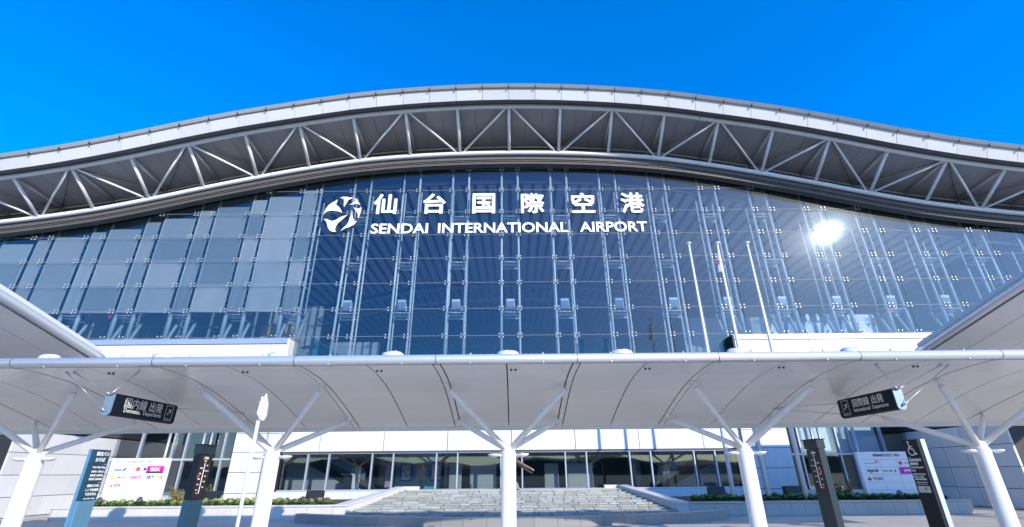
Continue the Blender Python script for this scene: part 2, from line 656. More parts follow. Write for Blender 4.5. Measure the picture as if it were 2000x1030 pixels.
# fascia: white sloping panel, dark under panel and lip, a piece per 1.75 m
g = 0.012
for i in range(len(SUBX) - 1):
    x0, x1 = SUBX[i] + g, SUBX[i + 1] - g
    z0, z1 = tc(x0), tc(x1)
    b = MB()
    j = random.uniform(-0.006, 0.006)
    b.hexa([(x0, 24.2 + j, z0 - 0.09), (x1, 24.2 + j, z1 - 0.09), (x1, 24.32, z1 - 0.06), (x0, 24.32, z0 - 0.06),
            (x0, 23.92 + j, z0 + 0.59), (x1, 23.92 + j, z1 + 0.59), (x1, 24.02, z1 + 0.60), (x0, 24.02, z0 + 0.60)])
    place('fascia_panel', b.mesh('fascia_panel', M_fascia), roof)
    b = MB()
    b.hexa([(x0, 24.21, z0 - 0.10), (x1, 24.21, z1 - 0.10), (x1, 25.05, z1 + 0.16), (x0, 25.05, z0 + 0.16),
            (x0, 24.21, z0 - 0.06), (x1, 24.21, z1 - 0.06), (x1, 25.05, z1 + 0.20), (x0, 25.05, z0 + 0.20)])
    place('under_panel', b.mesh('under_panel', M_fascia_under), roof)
    b = MB()
    b.hexa([(x0, 23.78, z0 + 0.605), (x1, 23.78, z1 + 0.605), (x1, 24.03, z1 + 0.62), (x0, 24.03, z0 + 0.62),
            (x0, 23.62, z0 + 0.745), (x1, 23.62, z1 + 0.745), (x1, 24.03, z1 + 0.76), (x0, 24.03, z0 + 0.76)])
    place('lip_panel', b.mesh('lip_panel', M_lip), roof)
    b = MB()
    b.box(SUBX[i] - 0.03, SUBX[i] + 0.03, 23.72, 23.8, z0 + 0.52, z0 + 0.66)
    place('lip_bracket', b.mesh('lip_bracket', M_dark), roof)

# soffit panels, three to a module
third = MOD / 3
n3 = int(NX * 3)
for i in range(-n3, n3):
    x0, x1 = i * third + 0.012, (i + 1) * third - 0.012
    zf = [tc(x0) + 0.21, tc(x1) + 0.21]
    zr = [bc(x0) + 1.55, bc(x1) + 1.55]
    b = MB()
    b.hexa([(x0, 25.06, zf[0]), (x1, 25.06, zf[1]), (x1, Y_RC + 0.1, zr[1]), (x0, Y_RC + 0.1, zr[0]),
            (x0, 25.06, zf[0] + 0.05), (x1, 25.06, zf[1] + 0.05), (x1, Y_RC + 0.1, zr[1] + 0.05), (x0, Y_RC + 0.1, zr[0] + 0.05)])
    place('soffit_panel', b.mesh('soffit_panel', M_soffit), roof)

# truss
fine = [0.875 * i for i in range(-44, 45)]
b = MB()
b.tube([(x, Y_TC, tc(x) - 0.04) for x in fine], 0.15, 12)
truss = place('roof_truss', b.mesh('roof_truss', M_chord), T)
b = MB()
b.tube([(x, Y_BC, bc(x)) for x in fine], 0.15, 12)
place('bottom_chord', b.mesh('bottom_chord', M_chord), truss)
b = MB()
b.tube([(x, Y_RC - 0.15, bc(x) + 1.42) for x in fine], 0.07, 8)
place('rear_chord', b.mesh('rear_chord', M_strut), truss)
for i in range(-NX, NX + 1):
    x = MOD * i
    b = MB()
    b.tube([(x, Y_TC, tc(x)), (x, Y_BC, bc(x))], 0.105, 10)
    place('post', b.mesh('post', M_chord), truss)
    b = MB()
    b.tube([(x, Y_TC + 0.1, tc(x)), (x, Y_RC - 0.15, bc(x) + 1.42)], 0.085, 8)
    place('rear_strut', b.mesh('rear_strut', M_strut), truss)
    if i % 2 == 0:
        for s in (-1, 1):
            x2 = MOD * (i + s)
            if abs(i + s) > NX:
                continue
            b = MB()
            b.tube([(x + s * 0.12, Y_TC, tc(x) - 0.05), (x2 - s * 0.15, Y_BC, bc(x2) + 0.05)], 0.07, 8)
            place('diagonal', b.mesh('diagonal', M_chord), truss)
            b = MB()
            b.tube([(x + s * 0.15, Y_TC + 0.12, tc(x)), (x2, Y_RC - 0.15, bc(x2) + 1.42)], 0.035, 6)
            place('rear_brace', b.mesh('rear_brace', M_brace), truss)
    else:
        pass
    for s in (-1, 1):
        b = MB()
        if i % 2 and abs(i + s) <= NX:
            b.tube([(x, Y_RC - 0.15, bc(x) + 1.4), (x + s * 1.3, Y_BC, bc(x + s * 1.3))], 0.04, 6)
            place('tie', b.mesh('tie', M_strut), truss)

# header band under the bottom chord
b = MB()
for i in range(len(SUBX) - 1):
    x0, x1 = SUBX[i], SUBX[i + 1]
    a, c = bc(x0), bc(x1)
    b.hexa([(x0, 28.02, a - 0.76), (x1, 28.02, c - 0.76), (x1, 28.12, c - 0.76), (x0, 28.12, a - 0.76),
            (x0, 28.02, a - 0.14), (x1, 28.02, c - 0.14), (x1, 28.12, c - 0.14), (x0, 28.12, a - 0.14)])
    b.hexa([(x0, Y_RC - 0.05, a - 0.1), (x1, Y_RC - 0.05, c - 0.1), (x1, Y_RC + 0.05, c - 0.1), (x0, Y_RC + 0.05, a - 0.1),
            (x0, Y_RC - 0.05, a + 1.53), (x1, Y_RC - 0.05, c + 1.53), (x1, Y_RC + 0.05, c + 1.53), (x0, Y_RC + 0.05, a + 1.53)])
    b.hexa([(x0, 28.02, a - 0.135), (x1, 28.02, c - 0.135), (x1, Y_RC + 0.04, c - 0.135), (x0, Y_RC + 0.04, a - 0.135),
            (x0, 28.02, a - 0.105), (x1, 28.02, c - 0.105), (x1, Y_RC + 0.04, c - 0.105), (x0, Y_RC + 0.04, a - 0.105)])
head = place('wall_head', b.mesh('wall_head', M_upstand), T)
for i in range(len(SUBX) - 1):
    x0, x1 = SUBX[i] + 0.008, SUBX[i + 1] - 0.008
    a, c = bc(x0), bc(x1)
    b = MB()
    b.hexa([(x0, 27.56, a - 0.44), (x1, 27.56, c - 0.44), (x1, 28.0, c - 0.44), (x0, 28.0, a - 0.44),
            (x0, 27.56, a - 0.16), (x1, 27.56, c - 0.16), (x1, 28.0, c - 0.16), (x0, 28.0, a - 0.16)])
    place('head_panel', b.mesh('head_panel', M_header), head)
    b = MB()
    b.hexa([(x0, 27.66, a - 0.74), (x1, 27.66, c - 0.74), (x1, 28.0, c - 0.74), (x0, 28.0, a - 0.74),
            (x0, 27.62, a - 0.60), (x1, 27.62, c - 0.60), (x1, 28.0, c - 0.60), (x0, 28.0, a - 0.60)])
    place('head_panel', b.mesh('head_panel', M_header), head)
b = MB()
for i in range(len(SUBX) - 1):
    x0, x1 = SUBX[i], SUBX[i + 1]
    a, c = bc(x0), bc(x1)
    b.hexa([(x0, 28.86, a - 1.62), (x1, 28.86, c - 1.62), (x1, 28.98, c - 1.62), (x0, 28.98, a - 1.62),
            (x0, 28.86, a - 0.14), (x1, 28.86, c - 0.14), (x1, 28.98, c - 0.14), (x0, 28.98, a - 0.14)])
place('head_shade_strip', b.mesh('head_shade_strip', M_dark), head)  # added dark strip: imitates the dark reflection along the head of the glass
b = MB()
b.tube([(x, 27.6, bc(x) - 0.53) for x in fine], 0.022, 8)
place('gutter_pipe', b.mesh('gutter_pipe', M_rustpipe), head)
b = MB()
for i in range(len(SUBX) - 1):
    x0, x1 = SUBX[i], SUBX[i + 1]
    a, c = bc(x0), bc(x1)
    b.hexa([(x0, 27.75, a - 0.59), (x1, 27.75, c - 0.59), (x1, 28.0, c - 0.59), (x0, 28.0, a - 0.59),
            (x0, 27.75, a - 0.45), (x1, 27.75, c - 0.45), (x1, 28.0, c - 0.45), (x0, 28.0, a - 0.45)])
place('shadow_gap', b.mesh('shadow_gap', M_dark), head)

# curtain wall -----------------------------------------------------
ROWS = [4.6, 5.84, 7.59] + [9.34 + 1.75 * k for k in range(8)]
HX = 0.575                     # half the spacing of a pair of mullions
VX = []
for i in range(-10, 11):
    VX += [MOD * i - HX, MOD * i + HX]
b = MB()                       # cast nodes that hold the glass corners: the frame of the wall
nodes = []


def top_at(x):
    return bc(x) - 0.35


for x in VX:
    for z in ROWS[1:]:
        if z > bc(x) - 0.6 or (abs(x) > 13.6 and z < 9.0):
            continue
        nodes.append((x, z))
        for sx in (-1, 1):
            for sz in (-1, 1):
                p = Vector((x + sx * 0.12, GY + 0.0, z + sz * 0.10))
                b.tube([(x, GY + 0.16, z), (p.x, GY + 0.04, p.z)], 0.024, 4, False)
                b.m = 1
                b.tube([(p.x, GY - 0.045, p.z), (p.x, GY - 0.02, p.z)], [0.038, 0.043], 6)
                b.m = 0
        b.tube([(x, GY + 0.14, z), (x, GY + 0.40, z)], 0.035, 5)
cw = kind(place('curtain_wall', b.mesh('curtain_wall', M_cast, mat('disc_cap', (0.62, 0.63, 0.64), 0.45, metal=0.2)), T), 'stuff')
del cw['kind']
for k in range(len(VX) - 1):
    x0, x1 = VX[k] + 0.011, VX[k + 1] - 0.011
    xm = (x0 + x1) / 2
    for r in range(len(ROWS)):
        z0 = ROWS[r] + 0.011
        z1 = (ROWS[r + 1] if r + 1 < len(ROWS) else 99) - 0.011
        if abs(xm) > 13.5 and ROWS[r] < 9.0:
            continue
        if abs(xm) <= 13.5 and r < 1:
            continue
        ta, tb = top_at(x0), top_at(x1)
        if z0 > max(ta, tb) - 0.25:
            continue
        za, zb = min(z1, ta), min(z1, tb)
        if min(za, zb) - z0 < 0.08:
            za = max(za, z0 + 0.08)
            zb = max(zb, z0 + 0.08)
        zc = (z0 + z1) / 2 if z1 < 50 else z0
        b = MB()
        b.hexa([(x0 - xm, -0.012, z0 - zc), (x1 - xm, -0.012, z0 - zc), (x1 - xm, 0.012, z0 - zc), (x0 - xm, 0.012, z0 - zc),
                (x0 - xm, -0.012, za - zc), (x1 - xm, -0.012, zb - zc), (x1 - xm, 0.012, zb - zc), (x0 - xm, 0.012, za - zc)])
        place('pane', b.mesh('pane', random.choice((M_glass, M_glass, M_glass_b, M_glass_c))), cw, (xm, GY, zc),
              (R(random.gauss(0, 0.03)), 0, R(random.gauss(0, 0.03))))
b = MB()
for z in ROWS[1:]:
    # silicone joints, a strip per module so that they follow the arch
    for k in range(len(VX) - 1):
        xm = (VX[k] + VX[k + 1]) / 2
        if (abs(xm) > 13.5 and z < 9.3) or z > bc(xm) - 0.6:
            continue
        b.box(VX[k] + 0.02, VX[k + 1] - 0.02, GY - 0.008, GY + 0.008, z - 0.0085, z + 0.0085)
kind(place('silicone_joint', b.mesh('silicone_joint', M_joint), cw), 'stuff')

for x in VX:
    zb = 4.7 if abs(x) < 13.4 else 9.1
    zt = bc(x) - 0.4
    b = MB()
    b.tube([(x, GY + 0.42, zb), (x, GY + 0.42, zt)], 0.08, 10)
    if abs(x) > 13.4:
        b.m = 1
        b.tube([(x, GY + 0.42, 9.0), (x, GY + 0.42, 10.75), (x, GY + 0.42, 10.95)], [0.125, 0.125, 0.08], 10)
    place('mullion', b.mesh('mullion', M_mull, M_strut_in), cw)
    b = MB()
    b.tube([(x, GY + 1.15, max(zb, 9.34 + 1.75) if abs(x) > 13.4 else zb), (x, GY + 1.15, zt - 1.2)], 0.055, 8)
    if abs(x) > 13.4:          # raking strut down to the sill
        b.m = 1
        b.tube([(x, GY + 1.35, 11.0), (x, GY + 0.55, 9.1)], 0.10, 10)
        b.m = 0
    for z in ROWS:
        if zb < z < zt - 1.3:
            b.tube([(x, GY + 0.42, z), (x, GY + 1.15, z)], 0.03, 5)
    place('rear_mullion', b.mesh('rear_mullion', M_mull, M_strut_in), cw)
for i in range(-9, 10):
    for z in (7.59, 11.02, 14.52, 18.0):
        if (abs(i) > 3.9 and z < 9) or z > bc(MOD * i) - 1.6:
            continue
        b = MB()
        b.tube([(MOD * i - HX + 0.06, GY + 0.42, z - 0.06), (MOD * i + HX - 0.06, GY + 0.42, z - 0.06)], 0.05, 6)
        b.tube([(MOD * i - HX + 0.06, GY + 1.0, z - 0.3), (MOD * i + HX - 0.06, GY + 1.0, z - 0.3)], 0.05, 6)
        b.box(MOD * i - 0.45, MOD * i + 0.45, GY + 0.5, GY + 0.95, z - 0.2, z - 0.17)
        place('rung', b.mesh('rung', M_mull), cw)

# roller blinds on the left
for i in range(-10, -3):
    for xa, xb in ((MOD * i - HX, MOD * i + HX), (MOD * i + HX, MOD * (i + 1) - HX)):
        if xb > -13.2:
            continue
        w0, w1 = xa + 0.13, xb - 0.13
        b = MB()
        nseg = 9
        zt = min(bc(w0), bc(w1)) - 1.1
        rows_b = [11.1 + (zt - 11.1) * q / 6 for q in range(7)]
        for q in range(6):
            for s_ in range(nseg):
                u0, u1 = s_ / nseg, (s_ + 1) / nseg
                fx = lambda u: w0 + (w1 - w0) * u
                fy = lambda u, q_: GY + 0.24 + 0.012 * math.sin(u * 9 + i * 1.7) * (1 - q_ / 6)
                b.quad([(fx(u0), fy(u0, q), rows_b[q]), (fx(u1), fy(u1, q), rows_b[q]), (fx(u1), fy(u1, q + 1), rows_b[q + 1]), (fx(u0), fy(u0, q + 1), rows_b[q + 1])], True)
        b.tube([(w0, GY + 0.24, 11.08), (w1, GY + 0.24, 11.08)], 0.03, 6)
        place('roller_blind', b.mesh('roller_blind', M_blind), T)

# interior ceiling: long slats with dark gaps
b = MB()
for i in range(len(SUBX) - 1):
    x0, x1 = SUBX[i], SUBX[i + 1]
    a, c = bc(x0) + 0.35, bc(x1) + 0.35
    b.quad([(x0, 28.8, a), (x1, 28.8, c), (x1, 90, c), (x0, 90, a)], True)
ceil = place('ceiling', b.mesh('ceiling', M_ceil_back), T)
b = MB()
b.box(-0.285, 0.285, -10, 10, -0.02, 0.02)
slat = b.mesh('ceiling_slat', M_slat)
pitch = 0.875
for yc in (39.6, 60.5, 81.4):
    for i in range(-38, 39):
        if abs(i) > 34 and yc > 70:
            continue
        x = (i + 0.5) * pitch
        z = bc(x) - 0.9
        sl = (bc(x + 0.1) - bc(x - 0.1)) / 0.2
        place('ceiling_slat', slat, ceil, (x, yc, z), (0, -math.atan(sl), 0))
b = MB()
for yb in (50.0, 71.0):
    b.tube([(x, yb, bc(x) - 1.35) for x in fine], 0.16, 8)
    b.tube([(x, yb, bc(x) - 3.0) for x in fine], 0.13, 8)
    for i in range(-NX, NX):
        b.tube([(MOD * i, yb, bc(MOD * i) - 1.35), (MOD * (i + 0.5), yb, bc(MOD * (i + 0.5)) - 3.0)], 0.07, 6)
        b.tube([(MOD * (i + 1), yb, bc(MOD * (i + 1)) - 1.35), (MOD * (i + 0.5), yb, bc(MOD * (i + 0.5)) - 3.0)], 0.07, 6)
place('ceiling_truss', b.mesh('ceiling_truss', M_beam), ceil)
b = MB()
for i in range(len(SUBX) - 1):
    x0, x1 = SUBX[i], SUBX[i + 1]
    b.quad([(x0, 90, 0.8), (x1, 90, 0.8), (x1, 90, bc(x1) + 0.3), (x0, 90, bc(x0) + 0.3)])
place('rear_wall', b.mesh('rear_wall', M_wall_in), T)
for s in (-1, 1):
    b = MB()
    b.box(s * 38.5 - 0.1, s * 38.5 + 0.1, 28.9, 90, 0, 17.5)
    place('side_wall', b.mesh('side_wall', M_wall_in), T)

# floors
b = MB()
b.box(-38, 38, 28.2, 90, 0.5, 0.8)
place('ground_floor', b.mesh('ground_floor', mat('hall_floor', (0.30, 0.30, 0.30), 0.25)), T)
for s in (-1, 1):
    b = MB()
    xa, xb = (13.4, 38) if s > 0 else (-38, -13.4)
    b.box(xa, xb, 28.4, 90, 8.5, 9.0)
    place('upper_floor', b.mesh('upper_floor', M_floor_in), T)
b = MB()
b.box(-13.4, 13.4, 42, 90, 8.5, 9.0)
b.box(-13.4, 13.4, 28.4, 44, 3.9, 4.3)
place('upper_floor', b.mesh('upper_floor', M_floor_in), T)
# inner walls that stand back on the upper floor
b = MB()
b.box(-34, -15, 36, 36.2, 9.0, 14.0)
b.box(15, 34, 40, 40.2, 9.0, 14.0)
b.box(-13.2, -9.6, 33.6, 33.8, 4.3, 10.4)
place('inner_wall', b.mesh('inner_wall', M_wall_in), T)
b = MB()
for q in range(3):
    b.box(-12.8 + q * 1.1, -11.85 + q * 1.1, 33.54, 33.6, 7.2, 9.0)
    b.box(-12.8 + q * 1.1, -11.85 + q * 1.1, 33.54, 33.6, 5.1, 7.0)
place('inner_window', b.mesh('inner_window', M_dark_in), T)

# parapet blocks either side of the tall centre bay, with cappings
for s in (-1, 1):
    sgn = lambda a, c: (a, c) if s > 0 else (-c, -a)
    b = MB()
    xa, xb = sgn(13.32, 36)
    b.box(xa, xb, 27.62, 28.12, 4.55, 8.74)
    pp = place('parapet', b.mesh('parapet', M_dark), T)
    k = 0
    x = 13.3
    while x < 35.9:
        x2 = min(14.2 + 3.5 * k if False else (10.63 + 3.5 * (k + 1) + 3.5 * 0), 36)
        x2 = 14.2 + 3.5 * k if k == 0 else 14.2 + 3.5 * k
        x2 = min(x2, 36)
        xa, xb = sgn(x + 0.016, x2 - 0.016)
        b = MB()
        b.box(xa, xb, 27.5, 27.6, 4.6, 8.72)
        place('parapet_panel', b.mesh('parapet_panel', M_white_panel), pp)
        xa, xb = sgn(x + 0.002, x2 - 0.002)
        b = MB()
        b.box(xa, xb, 27.46, 28.1, 8.76, 9.08)
        place('capping', b.mesh('capping', M_white_panel if s > 0 else mat('zinc_capping', (0.42, 0.47, 0.55), 0.3, metal=0.4, var=0.05)), pp)
        x = x2
        k += 1
    b = MB()
    b.box(*sgn(13.2, 13.3), 27.5, 28.6, 4.6, 9.06)
    place('end_panel', b.mesh('end_panel', M_white_panel if s < 0 else M_teal_dark), pp)

# white band above the entrance glazing
b = MB()
b.box(-13.2, 13.3, 27.72, 28.1, 2.72, 5.78)
band = place('facade_band', b.mesh('facade_band', M_dark), T)
xs = [-13.2] + [3.5 * i for i in range(-3, 4)] + [13.3]
for i in range(len(xs) - 1):
    b = MB()
    b.box(xs[i] + 0.017, xs[i + 1] - 0.017, 27.55, 27.7, 2.76, 5.8)
    place('band_panel', b.mesh('band_panel', M_white_panel), band)
b = MB()
b.box(-13.2, 13.3, 27.6, 28.0, 2.70, 2.745)
place('drip_edge', b.mesh('drip_edge', M_header), band)

# entrance glazing
b = MB()
b.box(-12.5, 12.5, 27.68, 27.86, 0.80, 0.87)
b.box(-12.5, 12.5, 27.68, 27.86, 2.64, 2.70)
eg = place('entrance_glazing', b.mesh('entrance_glazing', M_alu), T)
ex = [-12.45]
for i in range(-3, 4):
    ex += [MOD * i - HX, MOD * i + HX]
ex += [12.45]
for i in range(len(ex) - 1):
    b = MB()
    b.box(ex[i] + 0.04, ex[i + 1] - 0.04, 27.76, 27.785, 0.875, 2.635)
    place('pane', b.mesh('entrance_pane', M_lowglass), eg)
for x in ex[1:-1]:
    b = MB()
    b.box(x - 0.035, x + 0.035, 27.66, 27.88, 0.875, 2.635)
    place('mullion', b.mesh('entrance_mullion', M_alu), eg)
b = MB()
b.box(-12.6, -5.7, 27.55, 27.9, 0.0, 0.79)
place('base_wall', b.mesh('base_wall', M_white_panel), T)
b = MB()
b.box(5.7, 12.6, 27.55, 27.9, 0.0, 0.79)
place('base_wall', b.mesh('base_wall', M_white_panel), T)

# piers
for s in (-1, 1):
    sgn = lambda a, c: (a, c) if s > 0 else (-c, -a)
    b = MB()
    b.box(*sgn(12.62, 15.08), 27.5, 28.1, 0.0, 4.58)
    pr = place('pier', b.mesh('pier', M_dark), T)
    zz = [0.0, 0.75, 1.75, 2.75, 3.7, 4.6]
    for q in range(5):
        for xa, xb in ((12.6, 13.3), (13.3, 15.1)):
            b = MB()
            b.box(*sgn(xa + 0.013, xb - 0.013), 27.38, 27.48, zz[q] + 0.013, zz[q + 1] - 0.013)
            place('pier_panel', b.mesh('pier_panel', M_white_panel), pr)
    b = MB()
    b.tube([(s * 13.3, 27.32, 0.5), (s * 13.3, 27.32, 4.5)], 0.03, 6)
    place('drain_pipe', b.mesh('drain_pipe', M_steel), pr)

# side glazing between pier and wing wall
for s in (-1, 1):
    sgn = lambda a, c: (a, c) if s > 0 else (-c, -a)
    b = MB()
    for z in (0.62, 2.42, 4.55):
        b.box(*sgn(15.1, 22.0), 27.66, 27.84, z - 0.05, z + 0.05)
    sg = place('side_glazing', b.mesh('side_glazing', M_alu), T)
    gx = [15.12, 15.8, 17.9, 18.6, 20.4, 21.9]
    for i in range(len(gx) - 1):
        for z0, z1 in ((0.68, 2.36), (2.48, 4.49)):
            b = MB()
            b.box(*sgn(gx[i] + 0.04, gx[i + 1] - 0.04), 27.74, 27.76, z0, z1)
            place('pane', b.mesh('side_pane', M_lowglass), sg)
        if i:
            b = MB()
            b.box(*sgn(gx[i] - 0.035, gx[i] + 0.035), 27.64, 27.86, 0.68, 4.49)
            place('mullion', b.mesh('side_mullion', M_alu), sg)
    for xp in (16.45, 16.85, 18.75):
        b = MB()
        b.tube([(s * xp, 27.45, 0.5), (s * xp, 27.45, 4.6)], 0.075, 10)
        place('post', b.mesh('side_post', M_steel), sg)
    b = MB()
    b.box(*sgn(15.1, 22.0), 27.6, 27.95, 0.0, 0.56)
    place('base_wall', b.mesh('base_wall', M_white_panel), T)
    if s > 0:
        for xa, xb in ((15.85, 17.85), (17.95, 20.3)):
            b = MB()
            b.box(xa, xb, 27.95, 27.97, 2.5, 4.5)
            place('roller_blind', b.mesh('side_blind', mat('white_blind', (0.82, 0.82, 0.82), 0.9)), T)
    else:
        b = MB()
        b.box(-22, -15.1, 27.7, 29.8, 4.62, 4.9)
        place('eave', b.mesh('eave', M_dark_in), T)
# interior back of the low floor
b = MB()
b.box(-38, 38, 35.5, 35.7, 0.8, 3.9)
place('hall_wall', b.mesh('hall_wall', mat('hall_wall', (0.18, 0.18, 0.185), 0.6)), T)
b = MB()
b.box(-38, -13.5, 28.3, 42, 4.62, 4.8)
b.box(13.5, 38, 28.3, 42, 4.62, 4.8)
place('hall_ceiling', b.mesh('hall_ceiling', M_wall_in), T)
b = MB()
b.box(-7.0, -4.3, 31.0, 31.2, 0.8, 3.4)
place('hall_partition', b.mesh('teal_partition', M_teal_wall), T)
for x in (-7.9, -3.9, 3.7, 7.6):
    b = MB()
    b.tube([(x, 31.6, 0.8), (x, 31.6, 3.9)], 0.32, 14)
    place('hall_column', b.mesh('hall_column', M_wall_in), T)

# wing walls with tiles
for s in (-1, 1):
    b = MB()
    xa = 21.93
    b.box(*((xa, 23.0) if s > 0 else (-23.0, -xa)), 22.02, 28.0, 0.0, 3.45)
    ww = place('wing_wall', b.mesh('wing_wall', M_dark), T)
    zz = [0.02, 0.82, 1.70, 2.62, 3.5]
    for q in range(4):
        for k in range(5):
            y0, y1 = 22.0 + 1.2 * k, 22.0 + 1.2 * (k + 1)
            b = MB()
            b.box(*((21.82, 21.92) if s > 0 else (-21.92, -21.82)), y0 + 0.012, y1 - 0.012, zz[q] + 0.012, zz[q + 1] - 0.012)
            place('wall_tile', b.mesh('wall_tile', M_tile_wall), ww)
    b = MB()
    b.box(*((21.8, 40) if s > 0 else (-40, -21.8)), 23.05, 23.4, 0.0, 6.0)
    place('return_wall', b.mesh('return_wall', mat('return_paint', (0.5, 0.5, 0.52), 0.5)), T)
    b = MB()
    b.box(*((23.2, 30) if s > 0 else (-30, -23.2)), 22.98, 23.03, 1.8, 3.2)
    place('return_window', b.mesh('return_window', M_navy), T)
    b = MB()
    b.box(*((21.8, 34) if s > 0 else (-34, -21.8)), 23.1, 28.0, 3.55, 4.1)
    place('wing_roof', b.mesh('wing_roof', M_dark_in), T)

# ------------------------------------------------------------------ airport name and emblem
S = thing('airport_name_sign', 'white airport name in Japanese characters with an English line below, fixed on the glass', 'sign', (0, 27.95, 16.3))
for ch, cx, cz in zip('仙台国際空港', (-8.62, -5.22, -1.80, 1.58, 5.07, 8.49), (18.71, 18.70, 18.69, 18.68, 18.67, 18.65)):
    me, tw, th = text_mesh(ch, 0.026, 0.012, M_letter)
    place('character', me, S, (cx, 28.12, cz), FACE['front'], (1.62 / max(tw, 0.9), 1.62 / max(th, 0.9), 2.0))
for word, xa, xb in (('SENDAI', -9.41, -5.54), ('INTERNATIONAL', -4.86, 3.93), ('AIRPORT', 4.72, 9.29)):
    me, tw, th = text_mesh(word, 0.022, 0.02, M_letter)
    sx = (xb - xa) / tw
    for vs_, fs in sorted(islands(me), key=lambda t: min(v[0] for v in t[0])):
        m2 = bpy.data.meshes.new('letter')
        m2.from_pydata([(v[0] * sx, v[1] * 0.78 / th, v[2] * 1.2) for v in vs_], [], fs)
        m2.materials.append(M_letter)
        m2.update()
        place('letter', m2, S, ((xa + xb) / 2, 28.12, 16.78), FACE['front'])

E = thing('airport_emblem', 'white emblem of six birds in a ring, on the glass left of the name', 'emblem', (-11.5, 27.95, 16.6))
BIRDS = [
    [(125, 480), (135, 430), (155, 388), (180, 350), (240, 308), (285, 288), (318, 262), (322, 290), (308, 330), (320, 345), (370, 370), (412, 415), (438, 455), (400, 445), (330, 430), (250, 425), (180, 435), (150, 450)],
    [(360, 238), (410, 222), (470, 222), (530, 235), (580, 233), (570, 248), (530, 262), (510, 275), (480, 330), (455, 372), (445, 340), (442, 290), (430, 260), (400, 245)],
    [(615, 245), (645, 258), (680, 285), (710, 320), (733, 348), (700, 335), (670, 325), (620, 335), (540, 342), (590, 318), (625, 300), (632, 280)],
    [(612, 375), (650, 390), (700, 400), (735, 395), (742, 370), (755, 390), (758, 430), (745, 480), (730, 538), (715, 520), (712, 480), (700, 460), (660, 425)],
    [(610, 455), (625, 510), (650, 560), (680, 580), (708, 575), (690, 605), (650, 640), (590, 665), (530, 680), (465, 718), (490, 680), (540, 640), (570, 600), (580, 540), (595, 490)],
    [(140, 545), (200, 545), (250, 565), (290, 575), (340, 565), (420, 520), (535, 488), (500, 520), (440, 570), (390, 610), (365, 660), (362, 700), (390, 725), (340, 730), (280, 710), (240, 670), (215, 620), (190, 580)]]
for poly in BIRDS:
    b = MB()
    b.prism([(-12.78 + (u - 125) * 0.00402, 19.32 - (v - 222) * 0.00545) for u, v in poly], 28.09, 28.13)
    place('bird_shape', b.mesh('bird_shape', M_letter), E)

# ------------------------------------------------------------------ things seen through the upper glass
b = MB()
ORD = ['first', 'second', 'third', 'fourth', 'fifth', 'sixth', 'seventh', 'eighth', 'ninth', 'tenth', 'eleventh', 'twelfth', 'thirteenth']
fl0 = None
for q, i in enumerate(range(-3, 9)):
    lab = ('%s boxy floodlight from the left on the rungs behind the glass wall' % ORD[q])
    if fl0 is None:
        t = thing('floodlight', lab, 'floodlight', (0, 0, 0), 'floodlights on the rungs behind the glass', anchored=False)
        b = MB()
        b.hexa([(-0.26, 0, 0.28), (0.26, 0, 0.28), (0.22, 0.42, 0.2), (-0.22, 0.42, 0.2), (-0.26, -0.02, 0.82), (0.26, -0.02, 0.82), (0.22, 0.42, 0.74), (-0.22, 0.42, 0.74)])
        place('housing', b.mesh('housing', M_mull), t)
        b = MB()
        b.box(-0.23, 0.23, -0.035, -0.022, 0.32, 0.66)
        place('lens', b.mesh('lens', mat('lamp_lens', (0.30, 0.36, 0.45), 0.15)), t)
        b = MB()
        b.box(-0.31, -0.275, 0.15, 0.2, 0.0, 0.6)
        b.box(0.275, 0.31, 0.15, 0.2, 0.0, 0.6)
        b.box(-0.31, 0.31, 0.15, 0.2, -0.04, 0.0)
        place('bracket', b.mesh('bracket', M_steel), t)
        fl0 = t
    else:
        t = copy_tree(fl0)
        t['label'] = lab
    t.location = (MOD * i, GY + 0.5, 11.06)

# cut-out figures along the right-hand sill
FIG = [(-0.42, 0), (-0.40, 0.5), (-0.46, 0.75), (-0.42, 1.05), (-0.28, 1.22), (-0.1, 1.30), (-0.09, 1.36), (-0.15, 1.46), (-0.14, 1.58), (-0.05, 1.68), (0.06, 1.68), (0.15, 1.58), (0.16, 1.45), (0.09, 1.36), (0.1, 1.30), (0.28, 1.2), (0.42, 1.0), (0.48, 0.72), (0.40, 0.45), (0.38, 0)]
FIG2 = [(-0.25, 0), (-0.28, 0.6), (-0.30, 1.0), (-0.5, 0.72), (-0.58, 0.78), (-0.36, 1.16), (-0.1, 1.30), (-0.15, 1.46), (-0.13, 1.6), (0, 1.69), (0.13, 1.6), (0.15, 1.46), (0.08, 1.31), (0.3, 1.18), (0.42, 0.85), (0.62, 0.70), (0.58, 0.62), (0.34, 0.70), (0.26, 0.4), (0.28, 0)]
fx = [17.15, 17.9, 18.67, 19.38, 20.05, 20.78, 21.5]
fl = ['white figure cut-out leaning beside the grey notice board on the sill', 'blue figure cut-out with a white shirt front, second from the grey notice board',
      'blue figure cut-out holding a paper, third from the grey notice board', 'white figure cut-out with a bent arm, between the blue ones and the pointing one',
      'white figure cut-out with an outstretched arm, near the middle of the row', 'pale figure cut-out half hidden by a mullion, next to the lone blue one',
      'blue figure cut-out standing alone before the dark wall by the coloured poster']
